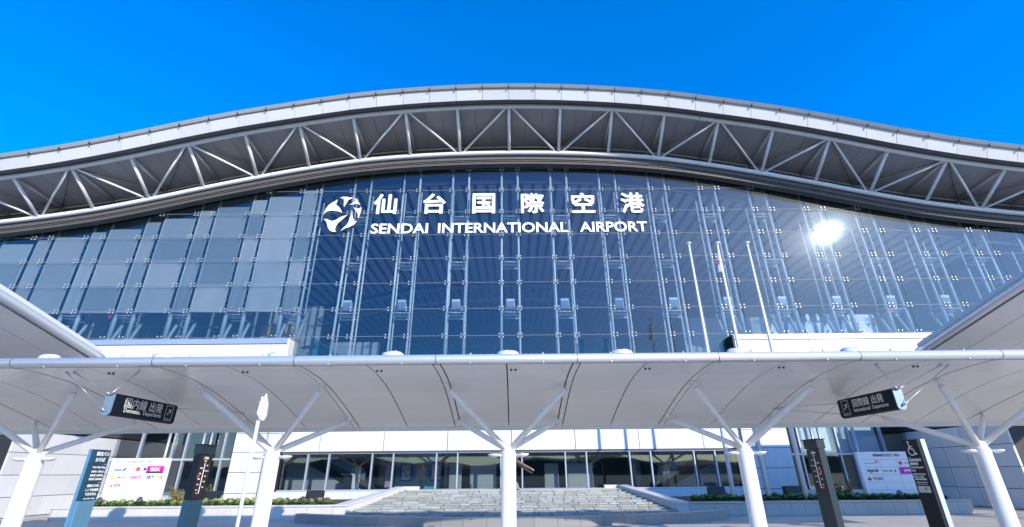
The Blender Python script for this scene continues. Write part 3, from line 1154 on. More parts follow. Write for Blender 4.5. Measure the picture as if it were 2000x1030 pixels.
for k in range(7):
    blue = k in (1, 2, 6)
    t = thing('figure_cutout', fl[k], 'cut-out figure', (fx[k], 29.6, 9.0), 'figure cut-outs on the right-hand sill')
    b = MB()
    poly = FIG2 if k in (0, 3, 4) else FIG
    mir = -1 if k in (0, 3, 6) else 1
    b.prism([(fx[k] + mir * u * 0.8, 9.0 + v * 1.18) for u, v in poly], 29.58, 29.62)
    place('board', b.mesh('figure_board', M_cut_blue if blue else M_cut_white), t)
    if blue:
        b = MB()
        b.prism([(fx[k] + mir * u, 9.0 + v) for u, v in ((-0.14, 0.02), (0.16, 0.02), (0.20, 0.62), (0.0, 0.7), (-0.16, 0.6))], 29.55, 29.578)
        b.prism([(fx[k] + mir * u, 9.0 + v) for u, v in ((0.0, 1.62), (0.11, 1.66), (0.11, 1.9), (0.02, 1.97))], 29.55, 29.578)
        place('print', b.mesh('figure_print', M_cut_white), t)
t = thing('notice_board', 'grey free-standing notice board left of the figure cut-outs', 'notice board', (16.1, 29.5, 9.0))
b = MB()
b.box(15.55, 16.65, 29.5, 29.56, 9.15, 10.75)
place('board', b.mesh('notice_panel', mat('notice_gray', (0.42, 0.42, 0.42), 0.7)), t)
b = MB()
for x in (15.65, 16.55):
    b.box(x - 0.03, x + 0.03, 29.4, 29.7, 9.0, 9.15)
place('stand', b.mesh('stand', M_steel), t)
t = thing('art_poster', 'tall white poster with an orange and purple picture down its left edge', 'poster', (22.7, 29.4, 9.0))
b = MB()
b.box(21.85, 23.55, 29.4, 29.44, 9.05, 10.85)
place('sheet', b.mesh('poster_sheet', M_cut_white), t)
for (xa, xb, za, zb, m) in ((21.9, 22.3, 10.3, 10.6, M_orange), (21.95, 22.4, 10.05, 10.3, M_purple), (21.95, 22.35, 9.75, 10.05, M_blue), (22.0, 22.45, 9.6, 9.75, M_red), (22.05, 22.4, 9.1, 9.6, M_yellow), (23.3, 23.5, 10.0, 10.6, M_orange)):
    b = MB()
    b.prism([(xa, za), (xb, za + 0.05), (xb + 0.05, zb), (xa + 0.1, zb + 0.05)], 29.385, 29.398)
    place('print', b.mesh('poster_print', m), t)
t = thing('wooden_booth', 'light wooden booth behind the glass under the last blinds', 'booth', (-15.6, 30.6, 9.0))
b = MB()
b.box(-16.6, -14.4, 30.4, 31.6, 9.0, 10.75)
place('body', b.mesh('booth_body', M_wood), t)
b = MB()
b.box(-16.65, -14.35, 30.35, 31.65, 10.76, 10.84)
place('top', b.mesh('booth_top', M_wood), t)
t = thing('service_counter', 'dark wooden counter with a white screen left of the wooden booth', 'counter', (-18.2, 30.4, 9.0))
b = MB()
b.box(-18.9, -17.5, 30.3, 31.0, 9.0, 9.75)
place('body', b.mesh('counter_body', mat('walnut', (0.22, 0.10, 0.06), 0.5)), t)
b = MB()
b.box(-18.5, -18.0, 30.6, 30.66, 9.8, 10.3)
b.box(-18.28, -18.22, 30.6, 30.64, 9.75, 9.82)
place('screen', b.mesh('counter_screen', M_cut_white), t)
pw0 = None
for k, (xa, xb, lb) in enumerate(((-26.8, -25.3, 'blue glass partition nearest the left end of the sill'), (-24.6, -22.2, 'wide blue glass partition under the middle blinds'), (-21.6, -19.4, 'blue glass partition left of the dark wooden counter'))):
    t = thing('partition_screen', lb, 'partition', ((xa + xb) / 2, 31.0, 9.0), 'blue partitions behind the left-hand glass')
    b = MB()
    b.box(xa, xb, 31.0, 31.05, 9.0, 10.1)
    place('panel', b.mesh('partition_panel', mat('partition_blue', (0.20, 0.32, 0.48), 0.4)), t)
    b = MB()
    for x in (xa, xb):
        b.box(x - 0.03, x + 0.03, 30.97, 31.08, 9.0, 10.9)
    b.box(xa, xb, 30.98, 31.06, 10.84, 10.9)
    place('frame', b.mesh('partition_frame', M_alu), t)
for x, lb in ((-25.1, 'small red triangle on the left-hand glass below the blinds'), (23.9, 'small red triangle on the right-hand glass above the poster')):
    b = MB()
    b.prism([(x - 0.16, 10.86), (x + 0.16, 10.86), (x, 10.55)], 28.235, 28.25)
    tag(place('rescue_marker', b.mesh('rescue_marker', M_red)), lb, 'sticker', 'red triangle markers on the glass')
# glass balustrade of the gallery left of the hall
t = thing('gallery_balustrade', 'green glass balustrade of the stair behind the glass, right of the left parapet', 'balustrade', (-12.2, 30.4, 7))
for q in range(3):
    xa, xb = -13.2 + q * 1.0, -12.24 + q * 1.0
    za, zb = 8.9 - q * 0.62, 8.9 - (q + 0.96) * 0.62
    b = MB()
    b.hexa([(xa, 30.3, za - 0.2), (xb, 30.3, zb - 0.2), (xb, 30.33, zb - 0.2), (xa, 30.33, za - 0.2), (xa, 30.3, za + 1.05), (xb, 30.3, zb + 1.05), (xb, 30.33, zb + 1.05), (xa, 30.33, za + 1.05)])
    place('pane', b.mesh('balustrade_pane', M_balus), t)
b = MB()
b.tube([(-13.2, 30.3, 10.0), (-10.2, 30.3, 8.14)], 0.03, 6)
place('handrail', b.mesh('handrail', M_steel), t)
b = MB()
b.hexa([(-13.2, 30.2, 8.3), (-10.2, 30.2, 6.44), (-10.2, 31.6, 6.44), (-13.2, 31.6, 8.3), (-13.2, 30.2, 8.7), (-10.2, 30.2, 6.84), (-10.2, 31.6, 6.84), (-13.2, 31.6, 8.7)])
place('stringer', b.mesh('stringer', M_wall_in), t)

# ------------------------------------------------------------------ things in the entrance hall
for s in (-1, 1):
    t = thing('escalator', 'escalator with dark glass sides rising behind the %s of the entrance glass' % ('left end' if s < 0 else 'right end'), 'escalator', (s * 10, 30, 0.8), 'escalators in the entrance hall')
    P = lambda x, z0, z1: None
    b = MB()
    b.hexa([(s * 8.0, 29.6, 0.8), (s * 12.6, 29.6, 2.9), (s * 12.6, 30.9, 2.9), (s * 8.0, 30.9, 0.8), (s * 8.4, 29.6, 1.25), (s * 12.6, 29.6, 3.2), (s * 12.6, 30.9, 3.2), (s * 8.4, 30.9, 1.25)])
    place('truss', b.mesh('escalator_truss', M_dark_in), t)
    b = MB()
    b.hexa([(s * 8.4, 29.62, 1.26), (s * 12.6, 29.62, 3.21), (s * 12.6, 29.66, 3.21), (s * 8.4, 29.66, 1.26), (s * 8.4, 29.62, 1.75), (s * 12.6, 29.62, 3.7), (s * 12.6, 29.66, 3.7), (s * 8.4, 29.66, 1.75)])
    place('side_panel', b.mesh('escalator_glass', mat('escalator_side', (0.16, 0.22, 0.24), 0.2)), t)
    b = MB()
    b.tube([(s * 8.3, 29.64, 1.78), (s * 12.6, 29.64, 3.75)], 0.05, 6)
    place('handrail', b.mesh('escalator_rail', M_black), t)
    b = MB()
    b.prism([(s * 9.2, 0.8), (s * 13.2, 0.8), (s * 13.2, 2.72)], 30.2, 30.3)
    place('skirt', b.mesh('escalator_skirt', M_wall_in), t)
for x, lb, m in ((-6.35, 'blue framed poster nearest the pink banner in the entrance hall', M_blue), (-5.45, 'brown framed poster in the middle of the teal wall', M_wood), (-4.55, 'blue framed poster at the right edge of the teal wall', M_blue)):
    t = thing('framed_poster', lb, 'poster', (x, 30.95, 1.2), 'posters on the teal wall')
    b = MB()
    b.box(x - 0.36, x + 0.36, 30.93, 30.98, 1.2, 2.2)
    place('frame', b.mesh('poster_frame', m), t)
    b = MB()
    b.box(x - 0.28, x + 0.28, 30.915, 30.928, 1.3, 2.1)
    place('print', b.mesh('poster_face', mat('poster_face', (0.6, 0.55, 0.5), 0.6, var=0.5, vscale=6)), t)
t = thing('hall_banner', 'pink and white standing banner inside the entrance, left of the posters', 'banner', (-7.2, 30.4, 0.8))
b = MB()
b.box(-7.45, -7.0, 30.4, 30.43, 0.9, 2.2)
place('cloth', b.mesh('banner_cloth', mat('banner_pink', (0.65, 0.35, 0.45), 0.7, var=0.4, vscale=4)), t)
b = MB()
b.tube([(-7.22, 30.45, 0.8), (-7.22, 30.45, 2.25)], 0.02, 6)
place('pole', b.mesh('banner_pole', M_steel), t)
for xa, xb, lb in ((-3.6, -2.9, 'narrow grey stone screen in the entrance hall, left of the column'), (-2.4, -0.9, 'wide grey stone screen in the entrance hall, left of the column'), (1.9, 2.7, 'grey stone screen in the entrance hall, right of the column'), (3.2, 4.7, 'wide pale stone screen in the entrance hall, right of the column')):
    b = MB()
    b.box(xa, xb, 29.8, 30.0, 0.8, 2.1)
    b.box(xa + 0.08, xb - 0.08, 29.79, 29.8, 0.95, 2.0)
    tag(place('stone_screen', b.mesh('stone_screen', M_granite)), lb, 'stone screen', 'stone screens in the entrance hall')
t = thing('vending_machine', 'dark and white machine with a blue base inside the entrance, below the left escalator', 'machine', (-9.1, 29.3, 0.8))
b = MB()
b.box(-9.5, -9.0, 29.2, 29.7, 0.8, 1.6)
place('body', b.mesh('machine_body', M_black), t)
b = MB()
b.prism([(-8.99, 0.9), (-8.8, 0.9), (-8.92, 1.62), (-9.1, 1.66)], 29.2, 29.7)
place('side_panel', b.mesh('machine_side', M_cut_white), t)
b = MB()
b.box(-8.98, -8.6, 29.2, 29.6, 0.8, 0.89)
place('base', b.mesh('machine_base', M_skyblue), t)

# ------------------------------------------------------------------ front canopy
CAM_SCALE = 0.84                     # scales the canopy and what stands under it about the camera
EYE = 1.6


def hx(x):
    return 0.12 + (x - 0.12) * CAM_SCALE


def hz(z):
    return EYE + (z - EYE) * CAM_SCALE


C0 = -0.02
K = 3.75 * CAM_SCALE
UP = [(12.62, 4.27), (13.3, 4.255), (14.0, 4.21), (14.7, 4.12), (15.4, 3.99), (16.1, 3.82), (16.8, 3.64), (17.5, 3.44), (18.4, 3.19)]
UP = [(y * CAM_SCALE, hz(z)) for y, z in UP]
TP = [(10.55, 4.04), (11.17, 4.12), (11.76, 4.17), (12.35, 4.20), (12.94, 4.08), (13.52, 3.81), (14.10, 3.53), (14.70, 3.29), (15.50, 3.03)]
CN = thing('front_canopy', 'long white curved canopy across the front on branching columns', 'canopy', (C0, 15.5, 0))
XL, XR = C0 - K * 6.5, C0 + K * 5.5
b = MB()
for i in range(24):
    x0, x1 = XL + i * K / 2, XL + (i + 1) * K / 2
    for k in range(len(TP) - 1):
        b.quad([(x0, *TP[k]), (x1, *TP[k]), (x1, *TP[k + 1]), (x0, *TP[k + 1])], True)
for x in (XL, XR):
    b.quad([(x, *p) for p in UP] + [(x, *p) for p in reversed(TP)])
# dark layer above the panel joints
for k in range(len(UP) - 1):
    b.m = 1
    b.quad([(XL, UP[k][0], UP[k][1] + 0.07), (XR, UP[k][0], UP[k][1] + 0.07), (XR, UP[k + 1][0], UP[k + 1][1] + 0.07), (XL, UP[k + 1][0], UP[k + 1][1] + 0.07)])
shell = place('roof_shell', b.mesh('canopy_shell', M_canopy_top, M_canopy_gap), CN)


def curved_panel(name, x0, x1, prof, th, m, parent, y_in=0.0):
    b = MB()
    n = len(prof)
    pr = list(prof)
    for k in range(n - 1):
        (ya, za), (yb, zb) = pr[k], pr[k + 1]
        b.quad([(x0, ya, za), (x1, ya, za), (x1, yb, zb), (x0, yb, zb)], True)
        b.quad([(x0, ya, za + th), (x1, ya, za + th), (x1, yb, zb + th), (x0, yb, zb + th)], True)
        b.quad([(x0, ya, za), (x0, yb, zb), (x0, yb, zb + th), (x0, ya, za + th)])
        b.quad([(x1, ya, za), (x1, yb, zb), (x1, yb, zb + th), (x1, ya, za + th)])
    for k in (0, n - 1):
        b.quad([(x0, pr[k][0], pr[k][1]), (x1, pr[k][0], pr[k][1]), (x1, pr[k][0], pr[k][1] + th), (x0, pr[k][0], pr[k][1] + th)])
    return place(name, b.mesh(name, m), parent)


for i in range(-6, 6):
    xl = C0 + (i - 0.5) * K
    for a, c in ((xl + 0.10, xl + K / 2 - 0.015), (xl + K / 2 + 0.015, xl + K - 0.10)):
        curved_panel('soffit_panel', a, c, UP, 0.03, M_canopy, CN)
for i in range(-6, 7):
    xl = C0 + (i - 0.5) * K
    curved_panel('rib_cover', xl - 0.068, xl + 0.068, [(y, z - 0.01) for y, z in UP], 0.04, M_canopy, CN)
b = MB()
TY, TZ, TR = 12.5 * CAM_SCALE, hz(4.39), 0.122 * CAM_SCALE
b.tube([(XL - 0.2, TY, TZ), (XR + 0.2, TY, TZ)], TR, 20)
et = place('edge_tube', b.mesh('edge_tube', M_tube), CN)
for i in range(-6, 7):
    xl = C0 + (i - 0.5) * K
    b = MB()
    b.tube([(xl - 0.009, TY, TZ), (xl + 0.009, TY, TZ)], TR + 0.0015, 20, False)
    place('tube_joint', b.mesh('tube_joint', M_header), et)
    for dx in (0.76, 2.39):
        b = MB()
        b.tube([(xl + dx, TY, TZ + TR - 0.01), (xl + dx, TY, TZ + TR + 0.04)], [0.03, 0.018], 6)
        b.tube([(xl + dx, TY - 0.06, TZ - TR + 0.02), (xl + dx, TY - 0.06, TZ - TR - 0.02)], 0.025, 6)
        place('tube_clip', b.mesh('tube_clip', M_steel), et)
b = MB()
b.box(XL, XR, 18.36 * CAM_SCALE, 18.5 * CAM_SCALE, hz(3.06), hz(3.32))
place('edge_beam', b.mesh('edge_beam', M_canopy_top), CN)
for i in range(-6, 6):       # small drain spouts in the soffit
    for s in (0.06, ):
        x = C0 + i * K + 0.10
        b = MB()
        b.tube([(x, 13.25 * CAM_SCALE, hz(4.215)), (x, 13.25 * CAM_SCALE, hz(4.26))], 0.025, 8)
        b.tube([(x + 0.1, 13.25 * CAM_SCALE, hz(4.215)), (x + 0.1, 13.25 * CAM_SCALE, hz(4.26))], 0.025, 8)
        place('soffit_drain', b.mesh('soffit_drain', M_black), CN)
for i in range(-3, 3):
    xc = C0 + i * 2 * K
    yc = 16.12 * CAM_SCALE
    b = MB()
    b.lathe([(0.26, 0.0), (0.26, 0.04), (0.198, 0.05), (0.198, hz(2.18)), (0.185, hz(2.23)), (0.16, hz(2.27)), (0.16, hz(2.36)), (0.085, hz(2.44))], 24, (xc, yc, 0))
    cl = place('column', b.mesh('column', M_white_paint), CN)
    for sx in (-1, 1):
        for ye, ze in ((14.62 * CAM_SCALE, hz(4.03)), (17.55 * CAM_SCALE, hz(3.36))):
            p0 = Vector((xc + sx * 0.05, yc + (0.04 if ye > yc else -0.04), hz(2.30)))
            p1 = Vector((xc + sx * 1.87 * CAM_SCALE, ye, ze))
            d = (p1 - p0)
            b = MB()
            b.tube([p0, p0 + d * 0.92, p0 + d * 0.95], [0.074, 0.071, 0.05], 12)
            b.tube([p0 + d * 0.95, p1 + Vector((0, 0, 0.07))], 0.03, 8)
            b.box(p1.x - 0.06, p1.x + 0.06, p1.y - 0.075, p1.y + 0.075, p1.z + 0.02, p1.z + 0.08)
            place('branch', b.mesh('branch', M_white_paint), cl)
    for sx in (-1, 1):
        b = MB()
        b.tube([(xc + sx * 0.17, yc - 0.04, hz(2.12)), (xc + sx * 0.27, yc - 0.04, hz(2.12))], 0.038, 8)
        b.lathe([(0.02, -0.06), (0.10, -0.042), (0.155, 0.0), (0.165, 0.025), (0.14, 0.03)], 14, (xc + sx * 0.385, yc - 0.04, hz(2.13)))
        place('uplight', b.mesh('uplight', M_white_paint), cl)

# wrapped floodlights on the crown of the canopy
wf = None
for q, i in enumerate(range(-4, 4)):
    lab = '%s plastic wrapped lamp from the left on top of the front canopy' % ORD[q]
    rng = random.Random(40 + i)
    t = thing('wrapped_lamp', lab, 'lamp', (C0 + i * K, 15.3 * CAM_SCALE, hz(4.8)), 'plastic wrapped lamps on the front canopy')
    b = MB()
    n = 18
    prof_ = [(0.20, 0.0), (0.30, 0.06), (0.34, 0.20), (0.30, 0.36), (0.20, 0.44), (0.05, 0.46)]
    base = len(b.v)
    for (r, z) in prof_:
        for j in range(n):
            a = 2 * PI * j / n
            rr = r * (1 + rng.uniform(-0.10, 0.10))
            b.v.append((C0 + i * K + 0.92 * rr * math.cos(a), 15.3 * CAM_SCALE + 0.59 * rr * math.sin(a), hz(4.95) + z * 0.62 + rng.uniform(-0.013, 0.013)))
    for k in range(len(prof_) - 1):
        for j in range(n):
            a0, a1 = base + k * n + j, base + k * n + (j + 1) % n
            b.f.append((a0, a1, a1 + n, a0 + n))
            b.sm.append(True)
            b.mi.append(0)
    b.f.append(tuple(base + j for j in reversed(range(n))))
    b.f.append(tuple(base + (len(prof_) - 1) * n + j for j in range(n)))
    b.sm += [False, False]
    b.mi += [0, 0]
    place('wrapping', b.mesh('wrapping', M_foil), t)
    b = MB()
    b.tube([(C0 + i * K, 15.3 * CAM_SCALE, 4.06), (C0 + i * K, 15.3 * CAM_SCALE, hz(5.06))], 0.04, 8)
    b.tube([(C0 + i * K - 0.21, 15.2 * CAM_SCALE, hz(5.07)), (C0 + i * K + 0.21, 15.2 * CAM_SCALE, hz(5.07))], 0.017, 6)
    place('foot', b.mesh('lamp_foot', M_steel), t)

# ------------------------------------------------------------------ higher side canopies
SP = [(5.5, 7.74), (7.5, 7.86), (9.9, 7.94), (12.6, 7.77), (14.4, 7.47), (16.2, 7.07), (18.0, 6.65), (19.8, 6.23), (20.3, 6.10)]  # front reach lies out of view, drawn out to shade the right-hand planter
for s in (-1, 1):
    t = thing('side_canopy', 'higher curved white canopy in front of the %s wing, behind the front canopy' % ('sunlit' if s < 0 else 'shaded'), 'canopy', (s * 21, 14, 0), 'higher canopies over the wings')
    x_in = 17.75
    edges = [x_in + 0.22, 19.32, 19.47, 21.1, 22.7, 22.85, 24.5, 26.2, 26.35, 28.0, 29.6]  # unseen outer bays extended so that their shade covers the right-hand board
    for k in range(len(edges) - 1):
        w = edges[k + 1] - edges[k]
        a, c = edges[k] + 0.012, edges[k + 1] - 0.012
        if w < 0.3:
            curved_panel('rib_cover', *((a, c) if s > 0 else (-c, -a)), [(y, z - 0.012) for y, z in SP], 0.04, M_canopy, t)
        else:
            curved_panel('soffit_panel', *((a, c) if s > 0 else (-c, -a)), SP, 0.03, M_canopy, t)
    curved_panel('roof_shell', *((x_in + 0.2, 29.6) if s > 0 else (-29.6, -x_in - 0.2)), [(y, z + 0.06) for y, z in SP], 0.4, M_canopy_top, t)
    b = MB()
    b.tube([(s * x_in, y, z + 0.17) for y, z in SP], 0.17, 14)
    place('edge_tube', b.mesh('side_edge_tube', M_tube), t)
    b = MB()
    for k in range(len(SP) - 1):
        (ya, za), (yb, zb) = SP[k], SP[k + 1]
        xa, xb = (x_in + 0.02, x_in + 0.24) if s > 0 else (-x_in - 0.24, -x_in - 0.02)
        b.hexa([(xa, ya, za + 0.3), (xb, ya, za + 0.3), (xb, yb, zb + 0.3), (xa, yb, zb + 0.3), (xa, ya, za + 0.52), (xb, ya, za + 0.52), (xb, yb, zb + 0.52), (xa, yb, zb + 0.52)])
    place('edge_cap', b.mesh('edge_cap', M_canopy_top), t)
    b = MB()
    for y, zt in ((9.9, 7.93), (17.0, 6.85)):
        b = MB()
        b.lathe([(0.24, 0), (0.24, zt - 0.2), (0.1, zt)], 16, (s * 25.0, y, 0))
        place('column', b.mesh('side_column', M_white_paint), t)

# ------------------------------------------------------------------ hanging signs
PLANE = [(0, 1.0), (0.09, 0.88), (0.10, 0.62), (0.62, 0.28), (0.62, 0.16), (0.10, 0.32), (0.08, -0.42), (0.28, -0.58), (0.28, -0.68), (0.0, -0.60)]
PLANE = PLANE + [(-x, y) for x, y in reversed(PLANE[1:-1])]


def pictogram(parent, loc, face, h, m=M_print, tilt=-40):
    """take-off aeroplane pictogram in a thin frame, centre at loc"""
    b = MB()
    w2, h2 = 0.36 * h, 0.5 * h
    e = 0.03 * h
    b.box(-w2, w2, -h2, -h2 + e, 0, 0.004)
    b.box(-w2, w2, h2 - e, h2, 0, 0.004)
    b.box(-w2, -w2 + e, -h2 + e, h2 - e, 0, 0.004)
    b.box(w2 - e, w2, -h2 + e, h2 - e, 0, 0.004)
    a = R(tilt)
    s_ = 0.30 * h
    b.prism([(s_ * (x * math.cos(a) - y * math.sin(a)), 0.06 * h + s_ * (x * math.sin(a) + y * math.cos(a))) for x, y in PLANE], 0, 0.004, 'z')
    b.box(-0.25 * h, 0.2 * h, -0.40 * h, -0.36 * h, 0, 0.004)
    return place('pictogram', b.mesh('pictogram', m), parent, loc, FACE[face])


for s in (-1, 1):
    X = s * 10.95 * CAM_SCALE
    y0, y1, zc, hh = 13.3 * CAM_SCALE, 15.95 * CAM_SCALE, hz(3.43), 0.30 * CAM_SCALE
    if s > 0:
        y0, y1 = 13.6 * CAM_SCALE, 16.1 * CAM_SCALE
    lab = ('dark hanging sign for domestic departures under the left of the canopy' if s < 0 else 'dark hanging sign for international departures under the right of the canopy')
    t = thing('hanging_sign', lab, 'sign', (X, (y0 + y1) / 2, zc), 'hanging departure signs')
    sec = []
    for j in range(5):
        a = PI * j / 4
        sec.append((0.10 * math.cos(a), hh - 0.05 + 0.05 * math.sin(a)))
    for j in range(7):
        a = PI + PI * j / 6
        sec.append((0.10 * math.cos(a) if True else 0, -hh + 0.075 + 0.075 * math.sin(a)))
    b = MB()
    b.prism([(X + u, zc + v) for u, v in sec], y0 + 0.03, y1, 'y')
    place('box', b.mesh('sign_box', M_navy), t)
    b = MB()
    b.prism([(X + u * 1.06, zc + v * 1.03) for u, v in sec], y0, y0 + 0.025, 'y')
    place('end_cap', b.mesh('sign_end', mat('sign_cap', (0.22, 0.29, 0.36), 0.35, metal=0.3)), t)
    f = '+x' if s < 0 else '-x'
    xf = X + (0.104 if s < 0 else -0.104)
    if s < 0:        # read from near (left) to far (right)
        put_text(t, '国内線 出発', (xf, 14.5 * CAM_SCALE, zc + 0.075), w=1.3, m=M_sign_print, face=f, bold=0.012)
        put_text(t, 'Domestic  Departures', (xf, 14.52 * CAM_SCALE, zc - 0.11), w=1.28, h=0.13, m=M_sign_print, face=f, bold=0.012)
        pictogram(t, (xf, 15.6 * CAM_SCALE, zc), f, 0.38, M_sign_print)
    else:
        put_text(t, '国際線 出発', (xf, 14.72 * CAM_SCALE, zc + 0.075), w=1.13, m=M_sign_print, face=f, bold=0.012)
        put_text(t, 'International  Departures', (xf, 14.66 * CAM_SCALE, zc - 0.11), w=1.24, h=0.12, m=M_sign_print, face=f, bold=0.012)
        pictogram(t, (xf, 15.75 * CAM_SCALE, zc), f, 0.38, M_sign_print)
    for (pa, pb) in (((X, y0 - 0.02, zc + 0.2), (X - 0.75, 12.9 * CAM_SCALE, hz(4.22))), ((X, y0 - 0.02, zc + 0.2), (X + 0.75, 12.9 * CAM_SCALE, hz(4.22))),
                     ((X, y0 - 0.02, zc - 0.17), (X + s * 0.84, 12.8 * CAM_SCALE, hz(4.2))),
                     ((X, y1, zc + 0.17), (X - 1.5, 17.0 * CAM_SCALE, hz(3.58))), ((X, y1, zc - 0.13), (X - 1.5, 17.0 * CAM_SCALE, hz(3.56))), ((X, y1, zc + 0.17), (X + 1.5, 17.0 * CAM_SCALE, hz(3.58)))):
        b = MB()
        d = (Vector(pb) - Vector(pa)).normalized()
        L_ = (Vector(pb) - Vector(pa)).length
        b.tube([pa, Vector(pa) + d * 0.12, Vector(pa) + d * 0.121, Vector(pb) - d * 0.111, Vector(pb) - d * 0.11, pb], [0.025, 0.02, 0.008, 0.008, 0.026, 0.03], 6)
        place('cable', b.mesh('sign_cable', M_steel), t)

# ------------------------------------------------------------------ blade signs
FY0, FY1 = 14.7 * CAM_SCALE, 15.28 * CAM_SCALE


# tour bus stop (left): bright edge to the left, face to the right
t = thing('bus_stop_sign', 'tall dark tour bus stop blade sign with white Japanese lettering', 'sign', (hx(-12.15), FY0, 0))
b = MB()
b.box(hx(-12.24), hx(-12.16), FY0, FY1, 0.0, hz(2.34))
place('rail', b.mesh('sign_rail', M_teal_side), t)
b = MB()
b.box(hx(-12.155), hx(-12.06), FY0 + 0.02, FY1, 0.0, hz(0.98))
place('base', b.mesh('sign_base', M_teal_side), t)
for z0, z1 in ((0.99, 1.44), (1.45, 1.93), (1.94, 2.33)):
    b = MB()
    b.box(hx(-12.155), hx(-12.05), FY0 + 0.015, FY1, hz(z0), hz(z1))
    place('panel', b.mesh('sign_panel', M_navy_mid), t)
xf = hx(-12.05) + 0.003
yc = (FY0 + FY1) / 2 + 0.02
put_text(t, '観光バス', (xf, yc, hz(2.22)), w=0.386, m=M_print, face='+x', bold=0.03)
put_text(t, 'おりば', (xf, yc - 0.03, hz(2.06)), w=0.286, m=M_print, face='+x', bold=0.03)
put_text(t, 'Tour Bus Stop', (xf, yc, hz(1.85)), w=0.403, h=0.063, m=M_print, face='+x', bold=0.02)
put_text(t, '관광버스 내리는곳', (xf, yc, hz(1.74)), w=0.386, h=0.050, m=M_print, face='+x', bold=0.02)
put_text(t, '观光巴士乘车处', (xf, yc, hz(1.64)), w=0.386, h=0.050, m=M_print, face='+x', bold=0.02)
put_text(t, '觀光巴士乘車處', (xf, yc, hz(1.54)), w=0.386, h=0.050, m=M_print, face='+x', bold=0.02)
put_text(t, '観光バスは', (xf, yc, hz(1.37)), w=0.353, h=0.063, m=M_print, face='+x', bold=0.03)
put_text(t, 'ここでは乗車', (xf, yc, hz(1.26)), w=0.386, h=0.063, m=M_print, face='+x', bold=0.03)
put_text(t, 'できません', (xf, yc, hz(1.15)), w=0.336, h=0.063, m=M_print, face='+x', bold=0.03)
put_text(t, '仙台空港バス協会', (xf, yc, hz(1.035)), w=0.336, h=0.029, m=M_print, face='+x', bold=0.01)

# disabled bay (right)
t = thing('disabled_bay_sign', 'tall dark blade sign with a white wheelchair symbol and pale edge rail', 'sign', (hx(12.0), FY0, 0))
b = MB()
b.box(hx(11.99), hx(12.12), FY0, FY1, 0.0, hz(2.42))
place('rail', b.mesh('sign_rail', M_alu), t)
b = MB()
b.box(hx(11.89), hx(11.985), FY0 + 0.01, FY1, 0.0, hz(1.93))
place('panel', b.mesh('sign_panel', M_navy), t)
b = MB()
b.box(hx(11.89), hx(11.985), FY0 + 0.01, FY1, hz(1.94), hz(2.42))
place('panel', b.mesh('sign_panel', M_navy), t)
xf = hx(11.89) - 0.003
# wheelchair symbol, drawn in the plane of the face (u to the reader's right, v up)
b = MB()
b.prism([(0.035 * math.cos(2 * PI * j / 12) - 0.05, 0.17 + 0.035 * math.sin(2 * PI * j / 12)) for j in range(12)], 0, 0.004, 'z')
b.prism([(-0.07, 0.12), (-0.03, 0.12), (-0.015, -0.03), (-0.055, -0.03)], 0, 0.004, 'z')
b.prism([(-0.03, 0.065), (0.07, 0.055), (0.07, 0.03), (-0.03, 0.035)], 0, 0.004, 'z')
b.prism([(-0.05, -0.005), (0.075, -0.01), (0.125, -0.15), (0.17, -0.135), (0.175, -0.16), (0.105, -0.185), (0.055, -0.035), (-0.05, -0.035)], 0, 0.004, 'z')
for j in range(20):
    a0, a1 = R(105 + j * 12), R(105 + (j + 1) * 12)
    b.quad([(-0.01 + 0.135 * math.cos(a0), -0.08 + 0.12 * math.sin(a0), 0.002), (-0.01 + 0.135 * math.cos(a1), -0.08 + 0.12 * math.sin(a1), 0.002),
            (-0.01 + 0.108 * math.cos(a1), -0.08 + 0.095 * math.sin(a1), 0.002), (-0.01 + 0.108 * math.cos(a0), -0.08 + 0.095 * math.sin(a0), 0.002)])
place('wheelchair_symbol', b.mesh('wheelchair_symbol', M_print), t, (xf, yc, hz(2.18)), FACE['-x'], (CAM_SCALE, CAM_SCALE, 1))
put_text(t, '身障者専用', (xf, yc, hz(1.86)), w=0.386, h=0.067, m=M_print, face='-x', bold=0.03)
put_text(t, '乗降場', (xf, yc + 0.06, hz(1.76)), w=0.252, h=0.067, m=M_print, face='-x', bold=0.03)
put_text(t, 'Handicapped', (xf, yc, hz(1.66)), w=0.386, h=0.063, m=M_print, face='-x', bold=0.012)
put_text(t, 'Only', (xf, yc + 0.14, hz(1.575)), w=0.126, h=0.059, m=M_print, face='-x', bold=0.012)
put_text(t, '장애인전용승하차장', (xf, yc, hz(1.48)), w=0.386, h=0.042, m=M_print, face='-x', bold=0.02)
put_text(t, '残疾人专用', (xf, yc + 0.04, hz(1.415)), w=0.302, h=0.042, m=M_print, face='-x', bold=0.02)
put_text(t, '身障者專用乘降場', (xf, yc, hz(1.35)), w=0.353, h=0.042, m=M_print, face='-x', bold=0.02)
put_text(t, 'ご利用の方は係員に', (xf, yc, hz(1.27)), w=0.353, h=0.029, m=M_print, face='-x')
put_text(t, 'お申し出ください', (xf, yc, hz(1.22)), w=0.319, h=0.029, m=M_print, face='-x')
b = MB()
b.box(xf - 0.004, xf + 0.003, yc - 0.19, yc + 0.17, hz(1.0), hz(1.17))
place('notice', b.mesh('sign_notice', mat('notice_cream', (0.55, 0.50, 0.42), 0.6)), t)
b = MB()
b.box(xf - 0.007, xf - 0.0045, yc - 0.10, yc - 0.03, hz(1.06), hz(1.14))
place('symbol', b.mesh('sign_symbol', mat('symbol_blue', (0.03, 0.25, 0.62), 0.5)), t)

